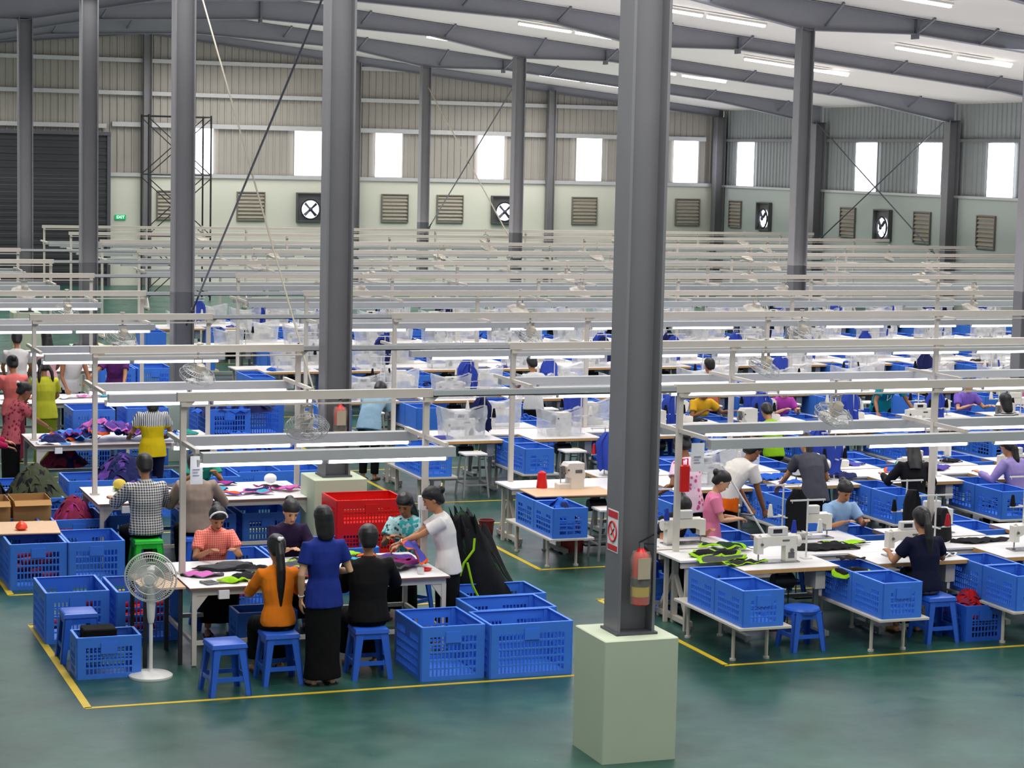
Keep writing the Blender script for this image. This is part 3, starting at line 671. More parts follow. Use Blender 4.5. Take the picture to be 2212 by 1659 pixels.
# batten fluorescent lamps
def lamp_proto(lit, coarse=False):
    p = Proto('batten_lamp', 'lamp'); h = MB(); h.box(-.61, .61, -.02, .02, .02, .05).box(-.61, -.585, -.016, .016, -.016, .02).box(.585, .61, -.016, .016, -.016, .02)
    t = MB(); t.cyl((-.585, 0, 0), (.585, 0, 0), .021, n=8)
    if coarse: h.mi(1); h.add(t.v, t.f); p.part('body', h, [M_ENAMEL2, M_TUBE if lit else M_TUBE_OFF]); return p
    p.part('housing', h, M_ENAMEL2); p.part('tube', t, M_TUBE if lit else M_TUBE_OFF); return p
P_LMP = lamp_proto(True); P_LMPO = lamp_proto(False, True)
def rack(x0, x1, y, label, posts, arm=True, zt=2.5, foot=True, half=.6, detail=True):
    """overhead frame over one table row: posts, top rail, cross arms and two lamp troughs"""
    t = tag(link('light_rack', None, loc=(0, y, 0)), label, 'rack'); P = lambda n, mb, m=M_ENAMEL: link(n, mb.mesh(n, m), t)
    P('top_rail', MB().box(x0-.03, x1+.03, -.035, .035, zt-.085, zt).box(x0, x1, -.075, -.04, zt-.13, zt-.115))
    for x in posts:
        P('post', MB().box(x-.028, x+.028, -.028, .028, .0 if foot else .75, zt-.06))
        if foot: P('foot', MB().box(x-.03, x+.03, -.4, .4, .03, .08).bar((x, -.36, .06), (x, -.03, .5), .04).bar((x, .36, .06), (x, .03, .5), .04).cyl((x, -.37, 0), (x, -.37, .03), .03, n=8).cyl((x, .37, 0), (x, .37, .03), .03, n=8))
        else: P('foot', MB().box(x-.05, x+.05, -.05, .05, .751, .765))
        P('cross_arm', MB().box(x-.02, x+.02, -half-.05, half+.05, 2.0, 2.04))
        if detail: P('gusset', MB().add([(x+.02, -.02, zt-.06), (x+.14, -.02, zt-.06), (x+.02, -.02, zt-.18), (x+.02, .02, zt-.06), (x+.14, .02, zt-.06), (x+.02, .02, zt-.18)], [(0, 1, 2), (3, 5, 4), (0, 3, 4, 1), (1, 4, 5, 2), (2, 5, 3, 0)]))
    for s in (-1, 1): P('lamp_trough', MB().box(x0+.08, x1+.06, s*half-.065, s*half+.065, 1.905, 2.0), M_TRAY)
    return t
# pedestal fan
def pedestal_fan(loc, rz, label):
    p = Proto('pedestal_fan', 'fan'); w = mat('fan_white', '#d9d8d2', .35)
    p.part('base', MB().lathe([(.2, 0), (.2, .018), (.17, .035), (.03, .05), (.02, .07)], n=32), w)
    p.part('pole', MB().cyl((0, 0, .05), (0, 0, .55), .018, n=12), w)
    p.part('neck', MB().lathe([(.025, .5), (.035, .55), (.042, .68), (.035, .8), (.03, .86)], n=14), w)
    T = Matrix.Translation((0, -.0, .93))@Matrix.Rotation(PI/2+.12, 4, 'X')
    p.part('motor', MB().lathe([(.02, -.17), (.06, -.15), (.075, -.08), (.06, -.01), (.02, 0)], n=18, M=T), w)
    mb = MB()
    for R_, zz in ((.235, .03), (.2, .085), (.14, .105), (.07, .11), (.2, -.02), (.12, -.045)): mb.torus((0, 0, zz), R_, .0035 if R_ < .23 else .008, n=36, m=4, M=T)
    for k in range(64):
        a = 2*PI*k/64; c, s = math.cos(a), math.sin(a); mb.tube([T@Vector((r_*c, r_*s, zz)) for r_, zz in ((.04, .113), (.14, .105), (.2, .085), (.235, .03), (.2, -.02), (.06, -.05))], .0016, n=3, cap=False)
    p.part('cage', mb, w); p.part('badge', MB().lathe([(.002, .118), (.045, .116), (.05, .105)], n=18, M=T), w, label='round white badge in the middle of the grille')
    mb = MB()
    for k in range(3):
        a0 = 2*PI*k/3+.5; g = []
        for i in range(6):
            for j in range(6):
                r_ = .04+.165*i/5; sp = (.25+.75*math.sin(PI*i/5*.62+.2)); a = a0+(j/5-.5)*1.5*sp; g.append(T@Vector((r_*math.cos(a), r_*math.sin(a), .03+(j/5-.5)*.05)))
        mb.add(g, [(i*6+j, i*6+j+1, (i+1)*6+j+1, (i+1)*6+j) for i in range(5) for j in range(5)])
    p.part('blades', mb, mat_film('smoky_blade', '#a7aba9', .8, .2)); p.put(label, loc, rz)

# cut cloth pieces and heaps
def cloth_mesh(seed, w, d, hgt, mats, fold=1.0, trim=True, lobes=3, thick=.006):
    r = random.Random(seed); n, m = 30, 7; mb = MB(); pts = []
    ph = [r.uniform(0, 6.28) for _ in range(4)]; am = [r.uniform(.05, .22) for _ in range(3)]
    def P(a, f):
        R_ = 1+am[0]*math.cos(lobes*a+ph[0])+am[1]*math.cos((lobes+1)*a+ph[1])+am[2]*.5*math.cos(5*a+ph[2])
        x, y = w/2*R_*f*math.cos(a), d/2*R_*f*math.sin(a)
        z = hgt*(1-f**2)*(.55+.45*noise.noise((x*9+seed, y*9, seed*.37)))+fold*.014*(1+math.sin((x*math.cos(ph[3])+y*math.sin(ph[3]))*46+ph[3]))*(.4+.6*f)
        return Vector((x, y, max(z, .0)+.002))
    for k in range(m+1):
        f = [.0, .3, .55, .75, .86, .93, .97, 1][k]
        for i in range(n): pts.append(P(2*PI*i/n, max(f, .02)))
    N_ = len(pts); low = [p-Vector((0, 0, min(thick, p.z-.0005))) for p in pts]
    mb.v = [tuple(p) for p in pts+low]
    for k in range(m):
        for i in range(n):
            j = (i+1) % n; q = 1 if (trim and k >= 4) else 0
            mb.f.append((k*n+i, k*n+j, (k+1)*n+j, (k+1)*n+i)); mb.m.append(q); mb.f.append((N_+k*n+i, N_+(k+1)*n+i, N_+(k+1)*n+j, N_+k*n+j)); mb.m.append(q)
    for i in range(n):
        j = (i+1) % n; mb.f.append((m*n+i, m*n+j, N_+m*n+j, N_+m*n+i)); mb.m.append(1 if trim else 0)
    mb.f.append(tuple(range(n))); mb.m.append(0); mb.f.append(tuple(N_+i for i in range(n))[::-1]); mb.m.append(0)
    return mb.mesh('fabric_piece', mats, angle=80)
CLO = {'lime': '#8fc51a', 'black': '#18191c', 'grey': '#4b4c50', 'magenta': '#9a2f78', 'pink': '#c064a8', 'blue': '#2456b8', 'navy': '#1d2350', 'purple': '#5a3a8a', 'aqua': '#3f9fb8', 'orange': '#d05a2c', 'maroon': '#7c2742', 'white': '#d9d9dc', 'red': '#b01c24', 'yellow': '#c9b24e', 'teal': '#2f8c7c', 'olive': '#3c4231', 'sky': '#5b8fd0', 'violet': '#4a4a9c', 'dgreen': '#1f3a28'}
def cm(c): return mat('cloth_'+c, CLO[c], .85, var=.25, scale=14, bump=.2)
_cs = [0]
def cloth(c, trim, x, y, z, w, d, label, h=.03, rz=0, group=None, fold=1, name='fabric_piece', kind=None, tilt=None):
    _cs[0] += 1; me = cloth_mesh(_cs[0]*1.7, w, d, h, [cm(c), cm(trim or c)], fold, bool(trim))
    o = tag(link(name, me, None, (x, y, z), rz), label, 'garment' if name != 'fabric_piece' else 'fabric', group, kind)
    if tilt: o.rotation_euler = tilt
    return o
def hung_garment(c, loc, label, rz=0, w=.36, h=.5, seed=1):
    """garment hooked over a thread stand and hanging down"""
    mb = MB(); n = 20; rings = []
    for k in range(9):
        f = k/8; ww = w/2*(.35+.65*min(1, f*3.5)-.12*f)*(1+.1*noise.noise((f*3, seed, 0))); dd = .05+.04*f
        rings.append([(ww*math.cos(2*PI*i/n)*(1+.14*math.sin(i*2.1+seed+f*3)), dd*math.sin(2*PI*i/n)*(1+.4*math.sin(i*3.3+seed)), -h*f+.02*math.sin(i*2+seed)*(k == 8)) for i in range(n)])
    mb.loft(rings); return tag(link('hung_garment', mb.mesh('hung_garment', cm(c) if c != 'royal' else M_BLUECLOTH, angle=70), None, loc, rz), label, 'garment')
def heap(name, c, c2, loc, w, d, h, label, seed=1, cat='garment pile', slots=None):
    """a heap of loose garments nobody could count: one mound of folded layers"""
    mb = MB(); r = random.Random(seed)
    base = MB(); n = 40; rings = []
    for k in range(9):
        f = k/8; R_ = (1-f*.75); rings.append([(w/2*R_*math.cos(2*PI*i/n)*(1+.18*noise.noise((math.cos(2*PI*i/n)*2+seed, math.sin(2*PI*i/n)*2, f*4))), d/2*R_*math.sin(2*PI*i/n)*(1+.18*noise.noise((math.cos(2*PI*i/n)*2, math.sin(2*PI*i/n)*2+seed, f*4))), h*.8*math.sin(f*PI/2)*(1+.3*noise.noise((i*.5, f*5, seed)))) for i in range(n)])
    mb.loft(rings)
    for q in range(int(26+w*d*34)):
        a = r.uniform(0, 2*PI); f = r.uniform(0, .85); x, y = w/2*f*math.cos(a), d/2*f*math.sin(a); z = h*math.cos(f*PI/2)*.8
        me_w, me_d = r.uniform(.22, .5)*min(1, w*1.4), r.uniform(.12, .26)*min(1, w*1.4); ang = r.uniform(0, PI); tx, ty = f*.8*math.cos(a), f*.8*math.sin(a); g = []; mb.mi(r.choice((0, 0, 1)))
        for i in range(7):
            for j in range(5):
                u, v = (i/6-.5)*me_w, (j/4-.5)*me_d; X = u*math.cos(ang)-v*math.sin(ang); Y = u*math.sin(ang)+v*math.cos(ang)
                f2 = min(1, 2*math.hypot((x+X)/w, (y+Y)/d)); g.append((x+X, y+Y, max(.01, h*.84*math.cos(f2*PI/2)+.025+.025*math.sin(u*34+q)+.018*math.cos(v*30+q)+q%5*.008)))
        mb.add(g, [(i*5+j, i*5+j+1, (i+1)*5+j+1, (i+1)*5+j) for i in range(6) for j in range(4)])
        mb.mi(0)
    return tag(link(name, mb.mesh(name, [cm(c), cm(c2)], angle=75), None, loc), label, cat, kind='stuff')
# ------------------------------------------------------------------ people
SKIN = {'tan': '#b07a55', 'brown': '#8a5a3c', 'light': '#c99b78'}
def skin_mat(k): return mat('skin_'+k, SKIN[k], .5, var=.04, spec=.35)
M_HAIR = mat('black_hair', '#080607', .5, var=.2, scale=30)
JOBS = []
def job(name, mb, vox, smooth, mats, root, wob=0, seed=0, trim=None):
    """one continuous smooth skin grown over the overlapping limb shapes; settled for all figures at once at the end"""
    me = bpy.data.meshes.new(name); me.from_pydata(mb.v, [], mb.f)
    bm = bmesh.new(); bm.from_mesh(me); bmesh.ops.recalc_face_normals(bm, faces=bm.faces); bm.to_mesh(me); bm.free()
    o = link(name, me, root); m = o.modifiers.new('r', 'REMESH'); m.mode = 'VOXEL'; m.voxel_size = vox; m.use_smooth_shade = True
    if smooth: q = o.modifiers.new('s', 'SMOOTH'); q.factor = .5; q.iterations = smooth
    JOBS.append((o, mats, wob, seed, trim)); return o
def settle():
    dg = bpy.context.evaluated_depsgraph_get(); dg.update(); done = []
    for o, mats, wob, seed, trim in JOBS: done.append(bpy.data.meshes.new_from_object(o.evaluated_get(dg)))
    for (o, mats, wob, seed, trim), out in zip(JOBS, done):
        old = o.data; o.modifiers.clear(); out.name = o.name.split('.')[0]; o.data = out; bpy.data.meshes.remove(old)
        if wob:
            nv = len(out.vertices); co = [0.]*(nv*3); out.vertices.foreach_get('co', co); nr = [0.]*(nv*3); out.vertex_normals.foreach_get('vector', nr)
            for i in range(nv):
                x, y, z = co[3*i:3*i+3]; n = (noise.noise((x*11+seed, y*11, z*6))*.7+noise.noise((x*26, y*26+seed, z*13))*.3)*wob
                for j in (0, 1, 2): co[3*i+j] += nr[3*i+j]*n
            out.vertices.foreach_set('co', co); out.update()
        out.materials.clear()
        for m in mats: out.materials.append(m)
        if trim is not None:
            for p in out.polygons:
                if p.center.z < trim: p.material_index = 1
        out.polygons.foreach_set('use_smooth', [True]*len(out.polygons))
    JOBS.clear()
def ik(S, T, a, b, pole):
    d = T-S; L_ = min(d.length, (a+b)*.995); u = d.normalized(); T = S+u*L_
    x = (a*a-b*b+L_*L_)/(2*L_); y = math.sqrt(max(0, a*a-x*x)); pv = pole-u*pole.dot(u)
    pv = pv.normalized() if pv.length > 1e-4 else Vector((0, 0, -1)); return S+u*x+pv*y, T
def person(label, loc, rz, pose='stand', h=1.55, lean=.05, side=0., hp=.2, hy=0., aL=None, aR=None, top=None, sleeve='short', bottom='skirt', bm_=None,
           skin='tan', hair='short', vox=.009, curl=.5, fem=True, foot=True, loose=.012, hdir=None, seat=.47, collar=None, extras=(), legs=None, palm=None, trim=None):
    s = h/1.6; V = Vector; root = link('person', None, None, loc, rz); tag(root, label, 'person')
    pz = (.86*s if pose == 'stand' else seat+.09)
    P0 = V((0, 0, pz)); fw = lambda a: V((math.sin(side)*math.cos(a)*.6, math.sin(a), math.cos(a))).normalized()
    d1, d2, d3 = fw(lean*.35), fw(lean), fw(lean*1.25)
    P1 = P0+d1*.15*s; P2 = P1+d2*.15*s; P3 = P2+d3*.17*s; NB = P3+fw(lean*1.1)*.06*s      # waist, chest, shoulder line, neck base
    X = V((1, 0, 0)); 
    def ring(C, up, a, b, n=18, off=0):
        F = up.cross(X).normalized(); return [C+X*a*math.cos(2*PI*k/n)+F*(b*math.sin(2*PI*k/n)+off) for k in range(n)]
    def torso(inf, z0=-.08, top_=True, hem=.135):
        q = 1 if fem else 1.06; R = [(P0+d1*z0*s, d1, hem+inf, hem*.74+inf), (P0, d1, .158*q**.2+inf, .108+inf), (P0+d1*.07*s, d1, .145+inf, .1+inf), (P1, d2, (.118 if fem else .135)+inf, .085+inf), (P1+d2*.08*s, d2, .13*q+inf, .095+inf), (P2, d2, .142*q+inf, .105+inf), (P2+d3*.1*s, d3, .15*q+inf, .095+inf), (P3, d3, .148*q+inf, .075+inf), (P3+d3*.03*s, d3, .1*q+inf, .06+inf)]
        if top_: R.append((NB, d3, .052+inf*.5, .05+inf*.5))
        return [ring(c, u, a*s, b*s) for c, u, a, b in R]
    # arms
    sh = []; el = []; wr = []
    for sx, tg in ((-1, aL), (1, aR)):
        S = P3+X*sx*.158*s*(1 if fem else 1.1)-d3*.02*s
        if tg is None: tg = S+V((sx*.05, .06, -.5*s))
        elif len(tg) == 4: tg = tg[:3]
        E_, W = ik(S, V(tg), .27*s, .24*s, V((sx*.55, -.45, -.8))); sh.append(S); el.append(E_); wr.append(W)
    # head
    ha = lean*.8+hp; hu = V((0, math.sin(ha), math.cos(ha))); HC = NB+fw(lean*.9+hp*.4)*.045*s+hu*.112*s
    Mh = Matrix.Translation(HC)@Matrix.Rotation(hy, 4, 'Z')@Matrix.Rotation(-ha, 4, 'X')@Matrix.Scale(s*1.07, 4)
    body = MB()
    body.loft(torso(0))
    body.tube([NB-d3*.04*s, NB+fw(lean*.9+hp*.4)*.05*s, HC-hu*.05*s], [.05*s, .044*s, .045*s], 12)
    hr = [(-.112, .02, .022, .05), (-.1, .036, .045, .035), (-.075, .05, .066, .02), (-.035, .062, .082, .008), (.01, .068, .09, .0), (.05, .069, .092, -.004), (.085, .056, .076, -.008), (.108, .032, .045, -.01), (.116, .008, .01, -.01)]
    body.loft([[Mh@V((a*math.cos(2*PI*k/16), b*math.sin(2*PI*k/16)+o, z)) for k in range(16)] for z, a, b, o in hr])
    body.loft([[Mh@V((x, y, z)) for x, y, z in q] for q in ([(-.006, .088, .025), (.006, .088, .025), (.006, .075, .02), (-.006, .075, .02)], [(-.014, .112, -.022), (.014, .112, -.022), (.016, .07, -.025), (-.016, .07, -.025)])])
    body.ball(Mh@V((0, .085, -.062)), .022*s, .014*s, .012*s)
    for sx in (-1, 1): body.ball((0, 0, 0), .012, .02, .03, M=Mh@Matrix.Translation((sx*.069, -.004, -.005)))
    for i, sx in enumerate((-1, 1)):
        S, E_, W = sh[i], el[i], wr[i]
        body.tube([S-X*sx*.03*s, S, S.lerp(E_, .5), E_, E_.lerp(W, .35), W], [.045*s, .048*s, .041*s, .034*s, .034*s, .023*s], 12)
        D = (W-E_).normalized(); D = (D+V(hdir or (0, .15, -.1))*.6).normalized() if hdir is not None or True else D
        Nn = V((0, 0, -1)) if abs(D.z) < .75 else V((-sx, 0, 0))
        A = D.cross(Nn).normalized(); Nn = A.cross(D).normalized()
        if Nn.z > .01 and abs(D.z) < .75: Nn = -Nn
        if A.x*sx > 0: A = -A          # A points to the thumb (inner) side
        q = s*1.02; body.loft([[W+D*t*q+A*a*q+Nn*b*q for a, b in ((-w_, -.011), (w_, -.011), (w_, .011), (-w_, .011))] for t, w_ in ((-.01, .02), (.03, .032), (.075, .038), (.088, .036))])
        for k, (off, ln) in enumerate(((.03, .068), (.0105, .076), (-.0095, .07), (-.029, .054))):
            B = W+D*.084*q+A*off*q; sp = A*(off*.25); c1 = curl; v1 = (D*math.cos(c1*.6)+Nn*math.sin(c1*.6)+sp*1.4).normalized(); v2 = (D*math.cos(c1*1.6)+Nn*math.sin(c1*1.6)).normalized()
            K = B+v1*ln*.5*q; body.tube([B-D*.02*q, B, K, K+v2*ln*.5*q], [.0085*q, .0085*q, .008*q, .0065*q], 8)
        B = W+D*.028*q+A*.03*q; v1 = (A*.75+D*.7+Nn*.25).normalized(); v2 = (A*.25+D*.9+Nn*.35).normalized(); body.tube([B-A*.02*q, B+v1*.034*q, B+v1*.034*q+v2*.028*q], [.012*q, .0095*q, .0075*q], 8)
    # legs
    hips = [P0+X*sx*.085*s-d1*.02*s for sx in (-1, 1)]; kn = []; an = []
    for i, sx in enumerate((-1, 1)):
        if pose == 'stand':
            lx = (legs[i] if legs else (sx*.09, 0)); A_ = V((lx[0], lx[1], .075)); ll = (hips[i]-A_).length*.503; K_, A_ = ik(hips[i], A_, ll, ll, V((0, 1, 0)))
        else:
            lx = (legs[i] if legs else (sx*.12, .36)); A_ = V((lx[0], lx[1], .08)); K_, A_ = ik(hips[i]+V((0, 0, 0)), A_, .41*s, .4*s, V((sx*.12, .8, .75)))
        kn.append(K_); an.append(A_); body.tube([hips[i], hips[i].lerp(K_, .5), K_, K_.lerp(A_, .35), A_], [.08*s, .07*s, .052*s, .05*s, .034*s], 12)
        fy = V((sx*.04, .15*s, 0)); body.tube([A_+V((0, -.035, -.045)), A_+V((0, .02, -.04)), A_+fy*.7+V((0, 0, -.056)), A_+fy+V((0, 0, -.06))], [.028*s, .034*s, .03*s, .018*s], 10)
    job('body', body, vox, 3, [skin_mat(skin)], root)
    # shirt
    sm = MB(); z0 = -.12 if pose == 'stand' else -.05
    sm.loft(torso(.014+loose, z0, True, .168 if pose == 'stand' else .15))
    if fem:
        for sx in (-1, 1): sm.ball(P2+X*sx*.062*s+d2.cross(X).normalized()*.085*s-d2*.01, (.052+loose*.5)*s, .045*s, .05*s)
    for i, sx in enumerate((-1, 1)):
        S, E_, W = sh[i], el[i], wr[i]
        if sleeve == 'short': E2 = S.lerp(E_, .62); sm.tube([P3-d3*.035*s+X*sx*.06*s, S, E2], [.06*s, .062*s+loose, .056*s+loose*1.2], 14)
        elif sleeve == 'long': sm.tube([P3-d3*.035*s+X*sx*.06*s, S, S.lerp(E_, .5), E_, E_.lerp(W, .5), W-(W-E_)*.04], [.06*s, .062*s+loose, .053*s+loose, .045*s+loose, .04*s+loose, .034*s+loose*.5], 14)
        elif sleeve == 'elbow': sm.tube([P3-d3*.035*s+X*sx*.06*s, S, S.lerp(E_, .5), E_.lerp(W, .12)], [.06*s, .062*s+loose, .055*s+loose, .05*s+loose], 14)
        else: sm.tube([P3-d3*.035*s+X*sx*.05*s, S-X*sx*.03*s], [.055*s, .05*s], 12)
    so = job('shirt', sm, max(vox, .01), 3, [top]+([trim[1]] if trim else []), root, .009, len(label), trim[0] if trim else None)
    if collar:
        mb = MB(); F = d3.cross(X).normalized()
        mb.loft([[NB-d3*.02*s+X*a*math.cos(2*PI*k/16)*s+F*a*.95*math.sin(2*PI*k/16)*s+d3*t*s for k in range(16)] for a, t in ((.07, -.005), (.066, .03), (.058, .032), (.06, -.0))], cap=False)
        link('collar', mb.mesh('collar', collar, angle=60), so)
    # lower garment
    lm = MB()
    if bottom == 'skirt':
        if pose == 'stand':
            m0 = (an[0]+an[1])/2; R = [(P1-d1*.05*s, .115, .085), (P0+d1*.03, .158, .112), (P0-V((0, 0, .1*s)), .178, .138), (P0.lerp(m0, .55), .17, .125), (V((m0.x, m0.y, .22)), .17, .125), (V((m0.x, m0.y+.01, .06)), .185, .14)]
            lm.loft([[c+X*a*math.cos(2*PI*k/20)*s+V((0, b*math.sin(2*PI*k/20)*s, 0)) for k in range(20)] for c, a, b in R])
        else:
            lm.loft(torso(.012, -.08, False)[:2]+torso(.0, -.08, False)[2:4])
            km = (kn[0]+kn[1])/2; am = (an[0]+an[1])/2; w1 = abs(kn[1].x-kn[0].x)/2+.075*s
            for i in (0, 1): lm.tube([hips[i]-V((0, 0, .01)), kn[i]], [.092*s, .078*s], 12); lm.tube([kn[i], V((an[i].x*.9, an[i].y, .14))], [.078*s, .085*s], 12)
            lm.loft([[c+X*a*math.cos(2*PI*k/16)+V((0, 0, b*math.sin(2*PI*k/16))) for k in range(16)] for c, a, b in ((P0+V((0, -.03, -.035)), .165*s, .07*s), (P0.lerp(km, .5), .17*s, .08*s), (km-V((0, .0, .01)), w1, .07*s))])
            lm.loft([[c+X*a*math.cos(2*PI*k/16)+V((0, b*math.sin(2*PI*k/16), 0)) for k in range(16)] for c, a, b in ((km-V((0, .02, 0)), w1, .075*s), (V((am.x, am.y, .13)), w1*1.02, .09*s))])
    else:
        lm.loft(torso(.014, -.08, False)[:2]+torso(.0, -.08, False)[2:4])
        for i in (0, 1): lm.tube([hips[i]+V((0, 0, .03)), hips[i].lerp(kn[i], .5), kn[i], kn[i].lerp(an[i], .4), an[i]+V((0, 0, .02))], [.1*s, .088*s, .068*s, .064*s, .06*s], 14)
    job('skirt' if bottom == 'skirt' else 'trousers', lm, max(vox, .011), 4, [bm_ or M_BLACKCLOTH], root, .008, len(label)+5)
    if foot:
        for i in (0, 1): link('sandal', MB().loft([[an[i]+V((x*.043, y, z)) for x, y in ((-1, -.05), (1, -.05), (1.1, .08), (.9, .15), (0, .17), (-.9, .15), (-1.1, .08))] for z in (-.08, -.062)]).tube([an[i]+V((-.04, .07, -.06)), an[i]+V((0, .06, -.02)), an[i]+V((.04, .07, -.06))], .008, 6).mesh('sandal', M_DARK), root)
    # hair
    hm = MB(); hm.loft([[Mh@V((a*math.cos(2*PI*k/18), b*math.sin(2*PI*k/18)+o, z)) for k in range(18)] for z, a, b, o in ((-.075, .05, .035, -.06), (-.05, .066, .055, -.052), (-.02, .078, .073, -.038), (.015, .085, .088, -.027), (.05, .087, .1, -.017), (.085, .078, .096, -.01), (.11, .06, .072, -.01), (.132, .028, .035, -.012))])
    if hair == 'pony':
        hm.ball(Mh@V((0, -.1, .05)), .035*s); b0 = Mh@V((0, -.115, .03)); hm.tube([b0, b0+V((0, -.05, -.1)), b0+V((0, -.085, -.24)), b0+V((0, -.09, -.4)), b0+V((0, -.085, -.57))], [.03, .042, .045, .035, .012], 10)
    elif hair == 'bun': hm.ball(Mh@V((0, -.115, .05)), .052*s, .045*s, .048*s)
    elif hair == 'long': hm.loft([[Mh@V((a*math.cos(2*PI*k/18), b*math.sin(2*PI*k/18)+o, z)) for k in range(18)] for z, a, b, o in ((-.3, .07, .03, -.075), (-.2, .09, .04, -.075), (-.1, .088, .055, -.06), (-.02, .084, .078, -.04), (.05, .082, .09, -.02))])
    elif hair == 'bob': hm.loft([[Mh@V((a*math.cos(2*PI*k/18), b*math.sin(2*PI*k/18)+o, z)) for k in range(18)] for z, a, b, o in ((-.17, .055, .04, -.055), (-.13, .076, .058, -.045), (-.03, .084, .082, -.03), (.05, .084, .092, -.018))])
    elif hair == 'twin':
        for sx in (-1, 1): hm.tube([Mh@V((sx*.05, -.07, 0)), Mh@V((sx*.09, -.08, -.1)), Mh@V((sx*.1, -.06, -.2)), Mh@V((sx*.1, -.04, -.27))], [.03, .028, .025, .01], 8)
    ho = job('hair', hm, max(.008, vox*.9), 2, [M_HAIR], root, .006, 3)
    # face
    for sx in (-1, 1):
        link('eye', MB().ball((0, 0, 0), .0125, .005, .0065, M=Mh@Matrix.Translation((sx*.03, .0825, .018))).mesh('eye', mat('eye_dark', '#120d0b', .25)), root)
    link('lips', MB().ball((0, 0, 0), .021, .006, .007, M=Mh@Matrix.Translation((0, .0925, -.052))).mesh('lips', mat('lips', '#8c3f3c', .5)), root)
    link('eyebrows', MB().bar(Mh@V((-.045, .083, .037)), Mh@V((-.015, .09, .04)), .005*s).bar(Mh@V((.045, .083, .037)), Mh@V((.015, .09, .04)), .005*s).mesh('eyebrows', M_HAIR), root)
    for e in extras:
        if e == 'hairband': link('headband', MB().tube([Mh@V((.085*math.cos(a), .035, .085*math.sin(a)+.045)) for a in [PI*k/10 for k in range(11)]], .009, 6).mesh('headband', M_PAPER), root, )
        if e == 'clip': link('hair_clip', MB().tube([Mh@V((-.03, -.13, .08)), Mh@V((0, -.15, .1)), Mh@V((.03, -.13, .07))], .008, 6).mesh('hair_clip', mat('gold_clip', '#c9b36a', .3, .5)), ho)
        if e == 'flower': link('hair_ornament', MB().ball(Mh@V((0, -.15, .06)), .022).ball(Mh@V((.025, -.145, .065)), .014).mesh('hair_ornament', M_PAPER), ho)
        if e == 'watch': W = wr[0]; link('watch', MB().torus((0, 0, 0), .024, .006, n=14, M=Matrix.Translation(W-(W-el[0]).normalized()*.03)@(W-el[0]).to_track_quat('Z', 'Y').to_matrix().to_4x4()).mesh('watch', M_ENAMEL2), root)
        if e == 'lanyard': F = d2.cross(X).normalized(); link('lanyard', MB().tube([NB+X*.06, P2+F*.15+X*.03, P1+d2*.06+F*.15], .005, 5).tube([NB-X*.06, P2+F*.15-X*.03, P1+d2*.06+F*.15], .005, 5).mesh('lanyard', M_PAPER), root)
    return root, dict(wr=wr, HC=HC, P2=P2, Mh=Mh)
def patt(n, *a, **k): return mat_pattern(n, *a, **k)
W_TABLE = dict(aL=(-.13, .42, .86), aR=(.13, .42, .86))
BACK = PI
